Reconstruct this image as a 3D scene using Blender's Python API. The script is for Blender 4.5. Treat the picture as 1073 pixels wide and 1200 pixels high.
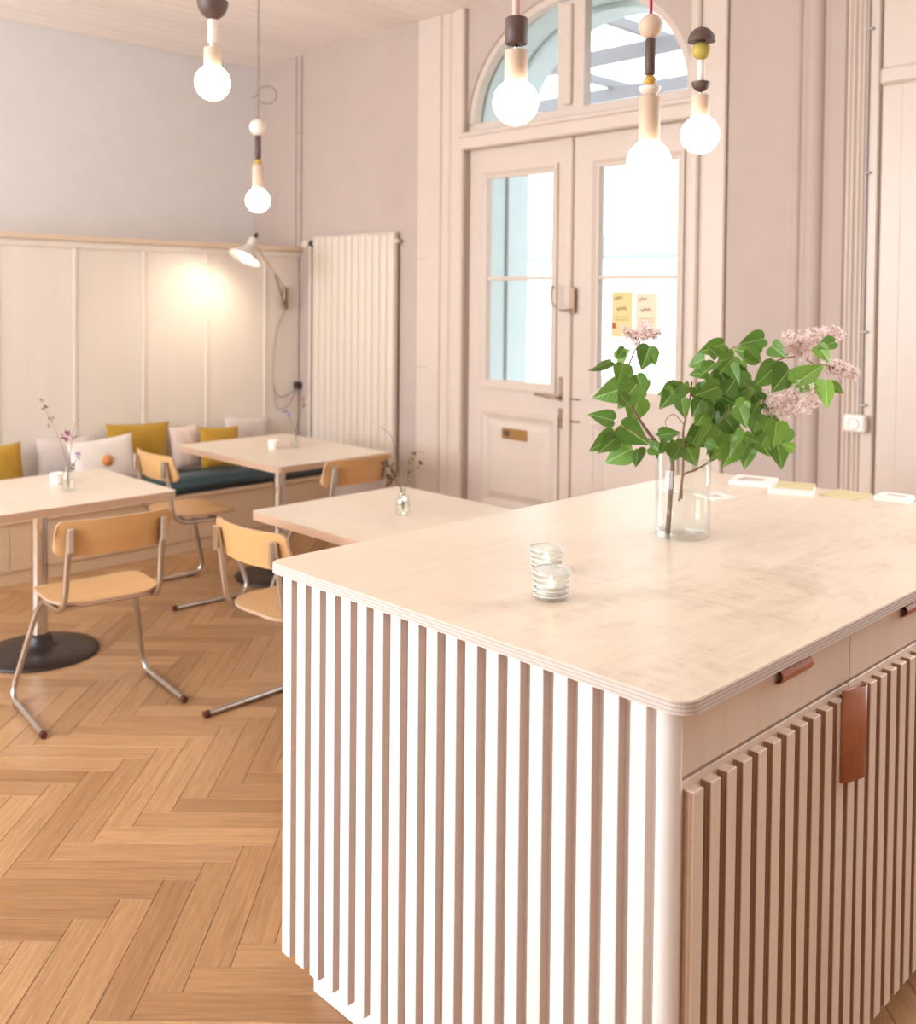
import bpy, bmesh, math, random
from mathutils import Vector, Matrix
random.seed(7)
S = bpy.context.scene
COL = S.collection
for o in list(bpy.data.objects): bpy.data.objects.remove(o)

# ------------------------------------------------------------------ camera
YAW, PITCH, ROLL = math.radians(-45.194), math.radians(1.5743), math.radians(0.5446)
FPX, CX, CY, EYE = 1172.1, 548.0, 382.06, 1.58
ca, sa, cb, sb, cc, sc = math.cos(YAW), math.sin(YAW), math.cos(PITCH), math.sin(PITCH), math.cos(ROLL), math.sin(ROLL)
CF = Vector((sa*cb, ca*cb, -sb)); _R = Vector((ca, -sa, 0)); _U = _R.cross(CF)
CR = _R*cc + _U*sc; CU = -_R*sc + _U*cc
CC = Vector((0, 0, EYE))
camd = bpy.data.cameras.new('camera'); cam = bpy.data.objects.new('camera', camd); COL.objects.link(cam)
cam.matrix_world = Matrix(((CR.x, CU.x, -CF.x, CC.x), (CR.y, CU.y, -CF.y, CC.y), (CR.z, CU.z, -CF.z, CC.z), (0, 0, 0, 1)))
camd.sensor_fit = 'VERTICAL'; camd.sensor_height = 36; camd.sensor_width = 36
camd.lens = 36*FPX/1200; camd.shift_x = -(CX-536.5)/1200; camd.shift_y = -(600-CY)/1200
camd.clip_start = .05
camd.dof.use_dof = True; camd.dof.focus_distance = 1.95; camd.dof.aperture_fstop = 4.2
S.camera = cam
def ray(px, py): return CF + CR*((px-CX)/FPX) - CU*((py-CY)/FPX)
def at(px, py, axis, val):
    d = ray(px, py); return CC + d*((val-CC[axis])/d[axis])
def at_depth(px, py, dep): return CC + ray(px, py)*dep
def proj(P):
    q = Vector(P)-CC; z = q.dot(CF)
    return (CX+FPX*q.dot(CR)/z, CY-FPX*q.dot(CU)/z, z)

# ------------------------------------------------------------------ world, daylight, exposure
wd = bpy.data.worlds.new('sky'); S.world = wd; wd.use_nodes = True
bg = wd.node_tree.nodes['Background']; bg.inputs[0].default_value = (.88, .94, 1, 1); bg.inputs[1].default_value = 3.0
def area(name, loc, rot, sx, sy, power, col):
    l = bpy.data.lights.new(name, 'AREA'); l.shape = 'RECTANGLE'; l.size = sx; l.size_y = sy; l.energy = power; l.color = col
    o = bpy.data.objects.new(name, l); COL.objects.link(o); o.location = loc; o.rotation_euler = rot; return o
DAY = (.86, .935, 1)
WX = (-5.75, -4.25, -2.75)
# daylight entering the three windows of the wall behind the camera
for wx in WX:
    area('window_daylight', (wx, -2.66, 2.0), (math.radians(90), 0, 0), 1.3, 2.1, 128, DAY)
# and the window in the back wall to the right of the frame
area('window_daylight', (-.35, 4.60, 2.0), (math.radians(-90), 0, 0), 1.3, 2.1, 95, DAY)
S.view_settings.view_transform = 'Standard'; S.view_settings.look = 'None'
S.view_settings.exposure = 0.02; S.view_settings.gamma = 1; S.view_settings.use_curve_mapping = False
S.cycles.use_denoising = True
S.cycles.max_bounces = 10; S.cycles.diffuse_bounces = 6; S.cycles.transparent_max_bounces = 24
S.cycles.sample_clamp_indirect = 6; S.cycles.caustics_reflective = False; S.cycles.caustics_refractive = False

# ------------------------------------------------------------------ materials
def L(h):
    if isinstance(h, str):
        v = [int(h[i:i+2], 16)/255 for i in (0, 2, 4)]
        return tuple(((c+.055)/1.055)**2.4 if c > .04045 else c/12.92 for c in v)
    return tuple(h)
class NT:
    def __init__(s, name):
        s.m = bpy.data.materials.new(name); s.m.use_nodes = True; s.t = s.m.node_tree; s.n = s.t.nodes; s.k = s.t.links
        s.b = s.n['Principled BSDF']; s.out = s.n['Material Output']
    def new(s, typ, **kw):
        nd = s.n.new(typ)
        for k, v in kw.items(): setattr(nd, k, v)
        return nd
    def coord(s, which='Object', scale=(1, 1, 1), rot=(0, 0, 0)):
        tc = s.new('ShaderNodeTexCoord'); mp = s.new('ShaderNodeMapping')
        mp.inputs['Scale'].default_value = scale; mp.inputs['Rotation'].default_value = rot
        s.k.new(tc.outputs[which], mp.inputs[0]); return mp
    def noise(s, vec, scale, detail=4, rough=.6, dist=0):
        n = s.new('ShaderNodeTexNoise'); n.inputs['Scale'].default_value = scale; n.inputs['Detail'].default_value = detail
        n.inputs['Roughness'].default_value = rough; n.inputs['Distortion'].default_value = dist
        s.k.new(vec.outputs[0], n.inputs['Vector']); return n
    def ramp(s, src, stops):
        r = s.new('ShaderNodeValToRGB'); e = r.color_ramp.elements
        e[0].position, e[0].color = stops[0][0], (*stops[0][1], 1); e[1].position, e[1].color = stops[-1][0], (*stops[-1][1], 1)
        for p, c in stops[1:-1]:
            x = e.new(p); x.color = (*c, 1)
        s.k.new(src, r.inputs[0]); return r
    def mix(s, fac, a, b, mode='MIX'):
        m = s.new('ShaderNodeMixRGB', blend_type=mode)
        for i, v in ((0, fac), (1, a), (2, b)):
            if isinstance(v, (int, float)): m.inputs[i].default_value = v
            elif isinstance(v, tuple): m.inputs[i].default_value = (*v, 1)
            else: s.k.new(v, m.inputs[i])
        return m
    def bump(s, src, strength, dist=.002):
        b = s.new('ShaderNodeBump'); b.inputs['Strength'].default_value = strength; b.inputs['Distance'].default_value = dist
        s.k.new(src, b.inputs['Height']); s.k.new(b.outputs[0], s.b.inputs['Normal'])
    def base(s, src): s.k.new(src, s.b.inputs['Base Color'])
    def rough(s, v): s.b.inputs['Roughness'].default_value = v; return s
def sc3(c, k): return tuple(x*k for x in c)
def plain(name, col, rough=.5, metal=0, var=.06, scale=30, bump=0):
    t = NT(name); c = L(col); mp = t.coord(); n = t.noise(mp, scale)
    r = t.ramp(n.outputs[0], [(.3, sc3(c, 1-var)), (.7, sc3(c, 1+var))]); t.base(r.outputs[0])
    t.rough(rough); t.b.inputs['Metallic'].default_value = metal
    if bump: t.bump(n.outputs[0], bump)
    return t.m
def wood(name, col, axis=1, var=.1, rough=.45, rand=0.0, fine=60, bands=None, darkcol=None):
    """grain runs along the given object axis"""
    t = NT(name); c = L(col); scl = [1, 1, 1]; scl[axis] = .07
    mp = t.coord('Object', scl)
    if rand:
        oi = t.new('ShaderNodeObjectInfo'); ad = t.new('ShaderNodeVectorMath', operation='ADD'); ml = t.new('ShaderNodeMath', operation='MULTIPLY')
        ml.inputs[1].default_value = 37; t.k.new(oi.outputs['Random'], ml.inputs[0])
        t.k.new(mp.outputs[0], ad.inputs[0]); t.k.new(ml.outputs[0], ad.inputs[1]); mp = ad
    n1 = t.noise(mp, fine, 5, .65, .3); n2 = t.noise(mp, fine*.12, 3, .5, 1.2)
    dk = L(darkcol) if darkcol else sc3(c, 1-var*1.8)
    r = t.ramp(n1.outputs[0], [(.3, tuple(a*(1-.5)+b*.5 for a, b in zip(dk, c))), (.6, c)])
    r2 = t.ramp(n2.outputs[0], [(.35, sc3(c, 1-var)), (.65, sc3(c, 1+var*.6))])
    m = t.mix(.5, r.outputs[0], r2.outputs[0])
    out = m
    if rand:
        r3 = t.ramp(oi.outputs['Random'], [(0, (1-rand, 1-rand*1.15, 1-rand*1.35)), (.5, (1, 1, 1)), (1, (1+rand*.55, 1+rand*.6, 1+rand*.65))])
        out = t.mix(1, m.outputs[0], r3.outputs[0], 'MULTIPLY')
    t.base(out.outputs[0]); t.rough(rough); t.bump(n1.outputs[0], .08, .001)
    return t.m
def metal(name, col, rough=.2):
    t = NT(name); c = L(col); mp = t.coord(); n = t.noise(mp, 40)
    r = t.ramp(n.outputs[0], [(.3, sc3(c, .92)), (.7, c)]); t.base(r.outputs[0]); t.rough(rough); t.b.inputs['Metallic'].default_value = 1
    return t.m
def emit(name, col, strength):
    t = NT(name); t.n.remove(t.b); e = t.new('ShaderNodeEmission'); e.inputs[0].default_value = (*L(col), 1); e.inputs[1].default_value = strength
    t.k.new(e.outputs[0], t.out.inputs[0]); return t.m
def thin_glass(name, tint=(1, 1, 1), refl=1.0, ior=1.45):
    t = NT(name); t.n.remove(t.b)
    tr = t.new('ShaderNodeBsdfTransparent'); tr.inputs[0].default_value = (*tint, 1)
    gl = t.new('ShaderNodeBsdfGlossy'); gl.inputs['Roughness'].default_value = .02
    lw = t.new('ShaderNodeLayerWeight'); lw.inputs[0].default_value = .5
    pw = t.new('ShaderNodeMath', operation='POWER'); pw.inputs[1].default_value = 4; t.k.new(lw.outputs['Facing'], pw.inputs[0])
    ad = t.new('ShaderNodeMath', operation='MULTIPLY_ADD'); ad.inputs[1].default_value = .75; ad.inputs[2].default_value = .04; t.k.new(pw.outputs[0], ad.inputs[0])
    ml = t.new('ShaderNodeMath', operation='MULTIPLY'); ml.inputs[1].default_value = refl; t.k.new(ad.outputs[0], ml.inputs[0])
    mx = t.new('ShaderNodeMixShader'); t.k.new(ml.outputs[0], mx.inputs[0]); t.k.new(tr.outputs[0], mx.inputs[1]); t.k.new(gl.outputs[0], mx.inputs[2])
    t.k.new(mx.outputs[0], t.out.inputs[0]); return t.m
M = {}
M['wall'] = plain('wall_paint', 'e0dddc', .8, 0, .025, 6, .05)
M['wall_back'] = plain('back_wall_paint', 'bcaaa0', .75, 0, .03, 5, .05)
M['cream'] = plain('cream_gloss_paint', 'd2c2b5', .35, 0, .02, 14, .02)
M['teal_paint'] = plain('pale_teal_paint', 'c6d3d4', .5, 0, .03, 9)
M['ceil'] = wood('painted_ceiling_boards', 'f6eee8', 1, .03, .55, .03, 40)
M['panel'] = wood('birch_panel', 'e9dfd4', 2, .035, .45, .03, 50)
M['rail'] = wood('birch_rail', 'dfc9b0', 1, .06, .45)
M['birch'] = wood('birch_ply', 'efdfcc', 2, .05, .42, .05, 70)
M['slat'] = wood('birch_slat', 'f4f0ec', 2, .03, .5, .05, 70)  # same birch as the fronts, whitened: daylight on the slats put into colour
M['edge_birch'] = wood('birch_front', 'ecd6c4', 2, .07, .45, .03, 80)
M['oak_chair'] = wood('lacquered_beech', 'd6a872', 0, .10, .33, .05, 60)
M['oak_stuff'] = None
M['chrome'] = metal('chrome', 'd8d4d2', .12)
M['steel'] = metal('grey_steel_tube', 'cfc8c2', .3)
M['brass'] = metal('brass', 'c9a069', .35)
M['nickel'] = metal('dull_nickel', 'b09884', .35)
M['black'] = plain('black_lacquer', '2e2422', .4, 0, .1, 60)
M['rubber'] = plain('brown_rubber', '5a2a20', .6)
M['walnut'] = wood('dark_stained_wood', '5c463f', 2, .1, .5, 0, 90)
M['rawwood'] = wood('raw_maple', 'd9c0aa', 2, .08, .5, 0, 90)
M['mustard_wood'] = plain('mustard_bead', 'c9a24a', .5)
M['olive_wood'] = plain('olive_bead', 'b3a04a', .55)
M['whitewood'] = plain('white_bead', 'efe4da', .5)
M['bulb'] = emit('glowing_bulb', 'ffe6cc', 11)
M['lampglow'] = emit('lamp_glow', 'fff0d8', 14)
M['flame'] = emit('candle_flame', 'ffe2b8', 24)
def frosted():
    t = NT('ribbed_glass'); tr = t.new('ShaderNodeBsdfTransparent'); mx = t.new('ShaderNodeMixShader'); mx.inputs[0].default_value = .45
    n = t.noise(t.coord(), 80); r = t.ramp(n.outputs[0], [(.3, (.92, .92, .9)), (.7, (.98, .98, .97))]); t.base(r.outputs[0]); t.rough(.1)
    t.k.new(tr.outputs[0], mx.inputs[1]); t.k.new(t.b.outputs[0], mx.inputs[2]); t.k.new(mx.outputs[0], t.out.inputs[0]); return t.m
M['ribglass'] = frosted()
M['wax'] = plain('candle_wax', 'f5efe6', .5)
M['cord_grey'] = plain('grey_cord', '8d8078', .7)
M['cord_red'] = plain('red_cord', 'b5123c', .7)
M['cord_pink'] = plain('pink_cord', 'd6b3a8', .7)
M['leather'] = plain('tan_leather', 'b06a44', .45, 0, .18, 25, .15)
M['dark_slot'] = plain('dark_slot', '2a1712', .8)  # shade of the pull openings as a flat dark colour
M['paper'] = plain('white_paper', 'f4efe8', .7, 0, .015)
M['paper_grey'] = plain('grey_print', 'cdbcb4', .7)
M['paper_olive'] = plain('olive_card', 'd6c89c', .7, 0, .05)
M['paper_yellow'] = plain('yellow_poster_paper', 'e2cf94', .7, 0, .04)
M['paper_peach'] = plain('peach_poster_paper', 'f6dcc0', .7, 0, .03)
M['ink'] = plain('brown_ink', '8a6a48', .8)
M['ink_red'] = plain('red_ink', 'c0563a', .8)
M['glass'] = thin_glass('clear_glass', (.99, .995, .99), .85)
M['pane'] = thin_glass('window_glass', (.97, .985, .98), .6)
M['water'] = thin_glass('water', (.985, .992, .985), .4, 1.33)
M['bark'] = plain('lilac_bark', '7a5c48', .8, 0, .25, 120, .4)
M['twig'] = plain('lilac_twig', '8d6a52', .7, 0, .2, 120)
M['switch'] = plain('white_plastic', 'efe9e4', .4, 0, .01)
M['radiator'] = plain('radiator_enamel', 'd8cabb', .4, 0, .01, 10)
M['steel_grey'] = plain('grey_painted_steel', '8f8d90', .5)
M['conduit'] = plain('conduit_grey', 'b9b0ae', .5)
M['hedge'] = plain('hedge_green', '86b878', .8, 0, .2, 20)
M['pave'] = plain('pale_paving', 'cfcac4', .8, 0, .06, 3)
M['awning'] = plain('pale_blue_canvas', 'b9c6d6', .8, 0, .03)
M['facade'] = plain('white_facade', 'f2f0ec', .8, 0, .02, 2)
# lamp shade enamel
M['shade'] = plain('grey_white_enamel', 'd9cfc8', .35)
def worktop_mat():
    t = NT('birch_worktop'); c = L('ebdac6')
    mp = t.coord('Object', (1, .12, 1), (0, 0, .25)); n1 = t.noise(mp, 45, 5, .65, .4)
    mp2 = t.coord('Object', (1, .55, 1), (0, 0, -.7)); n2 = t.noise(mp2, 3.2, 6, .72, 1.6)
    mp3 = t.coord('Object', (.35, 1.6, 1), (0, 0, .9)); n3 = t.noise(mp3, 9, 6, .75, 1.2)
    r = t.ramp(n1.outputs[0], [(.3, sc3(c, .93)), (.65, sc3(c, 1.02))])
    # water rings and hand marks: worn grey-brown patches on the working side
    tc = t.new('ShaderNodeTexCoord'); sp = t.new('ShaderNodeSeparateXYZ'); t.k.new(tc.outputs['Object'], sp.inputs[0])
    mr = t.new('ShaderNodeMapRange'); t.k.new(sp.outputs[0], mr.inputs[0]); mr.inputs[1].default_value = -.25; mr.inputs[2].default_value = .25
    s2 = t.ramp(n2.outputs[0], [(.44, (0, 0, 0)), (.60, (1, 1, 1))]); s3 = t.ramp(n3.outputs[0], [(.42, (.15, .15, .15)), (.66, (1, 1, 1))])
    mm = t.new('ShaderNodeMath', operation='MULTIPLY'); t.k.new(s2.outputs[0], mm.inputs[0]); t.k.new(s3.outputs[0], mm.inputs[1])
    mk = t.new('ShaderNodeMath', operation='MULTIPLY'); t.k.new(mm.outputs[0], mk.inputs[0]); t.k.new(mr.outputs[0], mk.inputs[1])
    mz = t.new('ShaderNodeMath', operation='MULTIPLY'); t.k.new(mk.outputs[0], mz.inputs[0]); mz.inputs[1].default_value = .75
    m = t.mix(mz.outputs[0], r.outputs[0], L('bfa08d'))
    t.base(m.outputs[0]); t.rough(.32); t.bump(n1.outputs[0], .03, .001); return t.m
M['worktop'] = worktop_mat()
def ply_edge(name, col, axis=2, per=.0032):
    t = NT(name); c = L(col); tc = t.new('ShaderNodeTexCoord'); sp = t.new('ShaderNodeSeparateXYZ'); t.k.new(tc.outputs['Object'], sp.inputs[0])
    a = t.new('ShaderNodeMath', operation='MULTIPLY'); a.inputs[1].default_value = 2*math.pi/(2*per); t.k.new(sp.outputs[axis], a.inputs[0])
    s_ = t.new('ShaderNodeMath', operation='SINE'); t.k.new(a.outputs[0], s_.inputs[0])
    r = t.ramp(s_.outputs[0], [(0, sc3(c, .74)), (.45, c)]); mp = t.coord('Object', (1, 1, 3)); n = t.noise(mp, 40)
    m = t.mix(.18, r.outputs[0], n.outputs[0], 'SOFT_LIGHT'); t.base(m.outputs[0]); t.rough(.5); return t.m
M['ply_edge'] = ply_edge('birch_ply_edge', 'e2d3ca')
M['slat_side'] = ply_edge('slat_ply_side', 'd3bdb2', 0, .0035); M['slat_side_y'] = ply_edge('door_slat_ply_side', 'bb967e', 0, .0035)  # door sides: darker copy of the ply, shade between slats put into colour
M['bench'] = wood('bench_birch', 'd9bd9c', 1, .07, .45, .03, 80)
M['ply_edge_t'] = ply_edge('table_ply_edge', 'cfac92')
def tabletop_mat():
    t = NT('birch_tabletop'); c = L('e6d8c6'); mp = t.coord('Object', (.12, 1, 1)); n1 = t.noise(mp, 40, 5, .6, .4)
    mp2 = t.coord('Object', (.5, 1.3, 1)); n2 = t.noise(mp2, 5, 4, .6, .8)
    r = t.ramp(n1.outputs[0], [(.3, sc3(c, .94)), (.65, c)]); r2 = t.ramp(n2.outputs[0], [(.3, (1, 1, 1)), (.72, (.95, .92, .88))])
    m = t.mix(1, r.outputs[0], r2.outputs[0], 'MULTIPLY'); t.base(m.outputs[0]); t.rough(.35); return t.m
M['tabletop'] = tabletop_mat()
def oak(name, island):
    t = NT(name); c = L('b98f66')
    if island:
        g = t.new('ShaderNodeNewGeometry'); rnd = g.outputs['Random Per Island']; mp = t.coord('Object', (1, 1, 1))
    else:
        oi = t.new('ShaderNodeObjectInfo'); rnd = oi.outputs['Random']; mp = t.coord('Object', (.055, 1, 1))
    ml = t.new('ShaderNodeMath', operation='MULTIPLY'); ml.inputs[1].default_value = 53; t.k.new(rnd, ml.inputs[0])
    ad = t.new('ShaderNodeVectorMath', operation='ADD'); t.k.new(mp.outputs[0], ad.inputs[0]); t.k.new(ml.outputs[0], ad.inputs[1])
    n1 = t.noise(ad, 130, 6, .7, .2); n2 = t.noise(ad, 16, 4, .6, 2.2)
    r = t.ramp(n1.outputs[0], [(.3, sc3(c, .70)), (.62, sc3(c, 1.06))])
    r2 = t.ramp(n2.outputs[0], [(.3, (.86, .80, .74)), (.5, (1, 1, 1)), (.7, (1.05, 1.03, 1.0))])
    m = t.mix(1, r.outputs[0], r2.outputs[0], 'MULTIPLY')
    r3 = t.ramp(rnd, [(0, (.80, .74, .68)), (.35, (.95, .93, .9)), (.7, (1.03, 1.03, 1.02)), (1, (1.14, 1.14, 1.15))])
    m2 = t.mix(1, m.outputs[0], r3.outputs[0], 'MULTIPLY'); t.base(m2.outputs[0]); t.rough(.36); t.bump(n1.outputs[0], .06, .001); return t.m
M['oak'] = oak('oak_parquet', False); M['oak_stuff'] = oak('oak_parquet_rest', True)
M['subfloor'] = plain('dark_joint', '6e4a2c', .8)
def fabric(name, col, var=.08):
    t = NT(name); c = L(col); mp = t.coord(); n = t.noise(mp, 260, 2, .7); n2 = t.noise(mp, 7, 3)
    r = t.ramp(n.outputs[0], [(.3, sc3(c, 1-var*1.6)), (.7, sc3(c, 1+var))]); r2 = t.ramp(n2.outputs[0], [(.3, (.93, .93, .93)), (.7, (1.04, 1.04, 1.04))])
    m = t.mix(1, r.outputs[0], r2.outputs[0], 'MULTIPLY'); t.base(m.outputs[0]); t.rough(.9)
    t.b.inputs['Sheen Weight'].default_value = .2; t.bump(n.outputs[0], .25, .001); return t.m
M['teal'] = fabric('dark_teal_wool', '2b4148'); M['mustard'] = fabric('mustard_cotton', 'b48a26'); M['greyfab'] = fabric('pale_grey_linen', 'd6c8c2', .05)
M['whitefab'] = fabric('off_white_linen', 'e6dcd4', .05); M['blush'] = fabric('blush_linen', 'dcc6ba', .05); M['button'] = plain('orange_wood_button', 'd08a55', .6)
def leafmat(name, col, back):
    t = NT(name); c = L(col); mp = t.coord('Object'); n = t.noise(mp, 60, 3)
    oi = t.new('ShaderNodeObjectInfo')
    r = t.ramp(n.outputs[0], [(.3, sc3(c, .85)), (.7, sc3(c, 1.12))])
    r3 = t.ramp(oi.outputs['Random'], [(0, (.6, .72, .6)), (.5, (1, 1, 1)), (1, (1.5, 1.32, 1.15))])
    m0 = t.mix(1, r.outputs[0], r3.outputs[0], 'MULTIPLY')
    # pale midrib and side veins
    tc = t.new('ShaderNodeTexCoord'); sp = t.new('ShaderNodeSeparateXYZ'); t.k.new(tc.outputs['Object'], sp.inputs[0])
    ab = t.new('ShaderNodeMath', operation='ABSOLUTE'); t.k.new(sp.outputs[0], ab.inputs[0])
    rb = t.ramp(ab.outputs[0], [(.008, (1, 1, 1)), (.02, (0, 0, 0))])
    f1 = t.new('ShaderNodeMath', operation='MULTIPLY_ADD'); t.k.new(ab.outputs[0], f1.inputs[0]); f1.inputs[1].default_value = -1.1; t.k.new(sp.outputs[1], f1.inputs[2])
    f2 = t.new('ShaderNodeMath', operation='MULTIPLY'); t.k.new(f1.outputs[0], f2.inputs[0]); f2.inputs[1].default_value = 42
    f3 = t.new('ShaderNodeMath', operation='SINE'); t.k.new(f2.outputs[0], f3.inputs[0]); rs = t.ramp(f3.outputs[0], [(.93, (0, 0, 0)), (.99, (.2, .2, .2))])
    vv = t.mix(1, rb.outputs[0], rs.outputs[0], 'ADD'); m = t.mix(vv.outputs[0], m0.outputs[0], L('a9c47c'))
    t.bump(f3.outputs[0], .1, .01)
    g = t.new('ShaderNodeNewGeometry'); m2 = t.mix(g.outputs['Backfacing'], m.outputs[0], L(back)); t.base(m2.outputs[0]); t.rough(.36)
    t.b.inputs['Transmission Weight'].default_value = 0
    tl = t.new('ShaderNodeBsdfTranslucent'); t.k.new(m2.outputs[0], tl.inputs[0])
    mx = t.new('ShaderNodeMixShader'); mx.inputs[0].default_value = .3; t.k.new(t.b.outputs[0], mx.inputs[1]); t.k.new(tl.outputs[0], mx.inputs[2]); t.k.new(mx.outputs[0], t.out.inputs[0])
    return t.m
M['leaf'] = leafmat('lilac_leaf', '67903a', 'a9b98c'); M['vein'] = plain('leaf_vein', '9cba72', .5)
M['drygreen'] = plain('dry_green', '6f6a3e', .7, 0, .2); M['drybrown'] = plain('dry_brown', '6a4a30', .7, 0, .2)
M['magenta'] = plain('magenta_petal', 'a8407c', .6, 0, .15); M['violet'] = plain('violet_petal', '8470b8', .6, 0, .15); M['rose'] = plain('rose_petal', 'b5615c', .6, 0, .15)
def petal():
    t = NT('lilac_petal'); g = t.new('ShaderNodeNewGeometry')
    r = t.ramp(g.outputs['Random Per Island'], [(0, L('b98a84')), (.12, L('ecd2cf')), (.5, L('fbefed')), (.85, L('fff8f6')), (1, L('efdcdc'))]); t.base(r.outputs[0]); t.rough(.6)
    tl = t.new('ShaderNodeBsdfTranslucent'); t.k.new(r.outputs[0], tl.inputs[0])
    mx = t.new('ShaderNodeMixShader'); mx.inputs[0].default_value = .5; t.k.new(t.b.outputs[0], mx.inputs[1]); t.k.new(tl.outputs[0], mx.inputs[2]); t.k.new(mx.outputs[0], t.out.inputs[0]); return t.m
M['petal'] = petal()

# ------------------------------------------------------------------ mesh helpers
class MB:
    def __init__(s): s.v = []; s.f = []; s.mi = []; s.sm = []
    def add(s, vs, fs, mi=0, smooth=False):
        o = len(s.v); s.v += [tuple(v) for v in vs]
        for f in fs: s.f.append(tuple(i+o for i in f)); s.mi.append(mi); s.sm.append(smooth)
        return s
    def box(s, a, b, mi=0, bev=0):
        x0, y0, z0 = [min(p, q) for p, q in zip(a, b)]; x1, y1, z1 = [max(p, q) for p, q in zip(a, b)]
        if bev <= 0:
            vs = [(x0, y0, z0), (x1, y0, z0), (x1, y1, z0), (x0, y1, z0), (x0, y0, z1), (x1, y0, z1), (x1, y1, z1), (x0, y1, z1)]
            return s.add(vs, [(0, 3, 2, 1), (4, 5, 6, 7), (0, 1, 5, 4), (1, 2, 6, 5), (2, 3, 7, 6), (3, 0, 4, 7)], mi)
        bm = bmesh.new(); bmesh.ops.create_cube(bm, size=1)
        for v in bm.verts: v.co = ((x0+x1)/2+v.co.x*(x1-x0), (y0+y1)/2+v.co.y*(y1-y0), (z0+z1)/2+v.co.z*(z1-z0))
        bmesh.ops.bevel(bm, geom=bm.edges[:], offset=bev, segments=1, affect='EDGES', clamp_overlap=True)
        bm.verts.ensure_lookup_table(); bm.verts.index_update()
        s.add([v.co[:] for v in bm.verts], [tuple(v.index for v in f.verts) for f in bm.faces], mi); bm.free(); return s
    def tube(s, pts, r, n=10, mi=0, caps=True):
        pts = [Vector(p) for p in pts]; m = len(pts); rs = r if isinstance(r, (list, tuple)) else [r]*m
        t0 = (pts[1]-pts[0]).normalized(); up = Vector((0, 0, 1)) if abs(t0.z) < .9 else Vector((1, 0, 0))
        u = t0.cross(up).normalized(); vs = []; fs = []
        for i, p in enumerate(pts):
            t = (pts[min(i+1, m-1)]-pts[max(i-1, 0)]).normalized(); u = (u-t*u.dot(t)).normalized(); w = t.cross(u)
            for k in range(n):
                a = 2*math.pi*k/n; vs.append(p+(u*math.cos(a)+w*math.sin(a))*rs[i])
        for i in range(m-1):
            for k in range(n): fs.append((i*n+k, i*n+(k+1) % n, (i+1)*n+(k+1) % n, (i+1)*n+k))
        s.add(vs, fs, mi, True)
        if caps: s.add(vs[:n], [tuple(range(n))[::-1]], mi); s.add(vs[-n:], [tuple(range(n))], mi)
        return s
    def lathe(s, prof, c=(0, 0, 0), n=24, mi=0, smooth=True, ax=None, mis=None):
        """profile of (radius, height); axis z unless a direction is given"""
        c = Vector(c); q = Vector((0, 0, 1)).rotation_difference(Vector(ax)) if ax is not None else None; vs = []; fs = []
        for r, z in prof:
            for k in range(n):
                a = 2*math.pi*k/n; p = Vector((r*math.cos(a), r*math.sin(a), z))
                if q: p = q @ p
                vs.append(p+c)
        for i in range(len(prof)-1):
            for k in range(n): fs.append((i*n+k, i*n+(k+1) % n, (i+1)*n+(k+1) % n, (i+1)*n+k))
        s.add(vs, fs, mi, smooth)
        if prof[0][0] > 1e-5: s.add(vs[:n], [tuple(range(n))[::-1]], mi)
        if prof[-1][0] > 1e-5: s.add(vs[-n:], [tuple(range(n))], mi)
        return s
    def prism(s, poly, z0, z1, mi=0, side=None, smooth=False):
        """polygon in xy, counter-clockwise, from z0 to z1"""
        n = len(poly); side = mi if side is None else side
        vs = [(x, y, z0) for x, y in poly]+[(x, y, z1) for x, y in poly]
        s.add(vs, [tuple(range(n))[::-1], tuple(range(n, 2*n))], mi)
        s.add(vs, [(i, (i+1) % n, n+(i+1) % n, n+i) for i in range(n)], side, smooth); return s
    def sphere(s, c, r, n=16, m=10, mi=0, sq=(1, 1, 1)):
        prof = [(max(1e-6, r*math.sin(math.pi*i/m)), -r*math.cos(math.pi*i/m)) for i in range(m+1)]
        o = len(s.v); s.lathe(prof, (0, 0, 0), n, mi)
        for i in range(o, len(s.v)): x, y, z = s.v[i]; s.v[i] = (c[0]+x*sq[0], c[1]+y*sq[1], c[2]+z*sq[2])
        return s
    def mesh(s, name, mats, org=(0, 0, 0)):
        me = bpy.data.meshes.new(name); me.from_pydata([(v[0]-org[0], v[1]-org[1], v[2]-org[2]) for v in s.v], [], s.f)
        for m in (mats if isinstance(mats, (list, tuple)) else [mats]): me.materials.append(M[m])
        me.polygons.foreach_set('material_index', s.mi); me.polygons.foreach_set('use_smooth', s.sm); me.update(); return me
    def build(s, name, mats, parent=None, local=False, org=None):
        """coordinates are world coordinates unless local; the parent is never rotated in the world case"""
        base = Vector((0, 0, 0))
        if org is None:
            xs = list(zip(*s.v)); org = ((min(xs[0])+max(xs[0]))/2, (min(xs[1])+max(xs[1]))/2, min(xs[2]))
        me = s.mesh(name, mats, org); o = bpy.data.objects.new(name, me); COL.objects.link(o)
        if parent is not None:
            o.parent = parent
            if not local: base = wloc(parent)
        o.location = Vector(org)-base; return o
def wloc(o):
    v = Vector(o.location)
    while o.parent: o = o.parent; v += Vector(o.location)
    return v
def tag(o, label=None, cat=None, group=None, kind=None):
    if label: o['label'] = label
    if cat: o['category'] = cat
    if group: o['group'] = group
    if kind: o['kind'] = kind
    return o
def empty(name, loc, rz=0):
    o = bpy.data.objects.new(name, None); COL.objects.link(o); o.location = loc; o.rotation_euler = (0, 0, rz); o.empty_display_size = .1; return o
def inst(name, me, loc, parent=None, rot=None, scale=None):
    """loc is in the parent's own space"""
    o = bpy.data.objects.new(name, me); COL.objects.link(o); o.location = loc
    if parent: o.parent = parent
    if rot is not None: o.rotation_euler = rot
    if scale is not None: o.scale = scale
    return o
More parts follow.
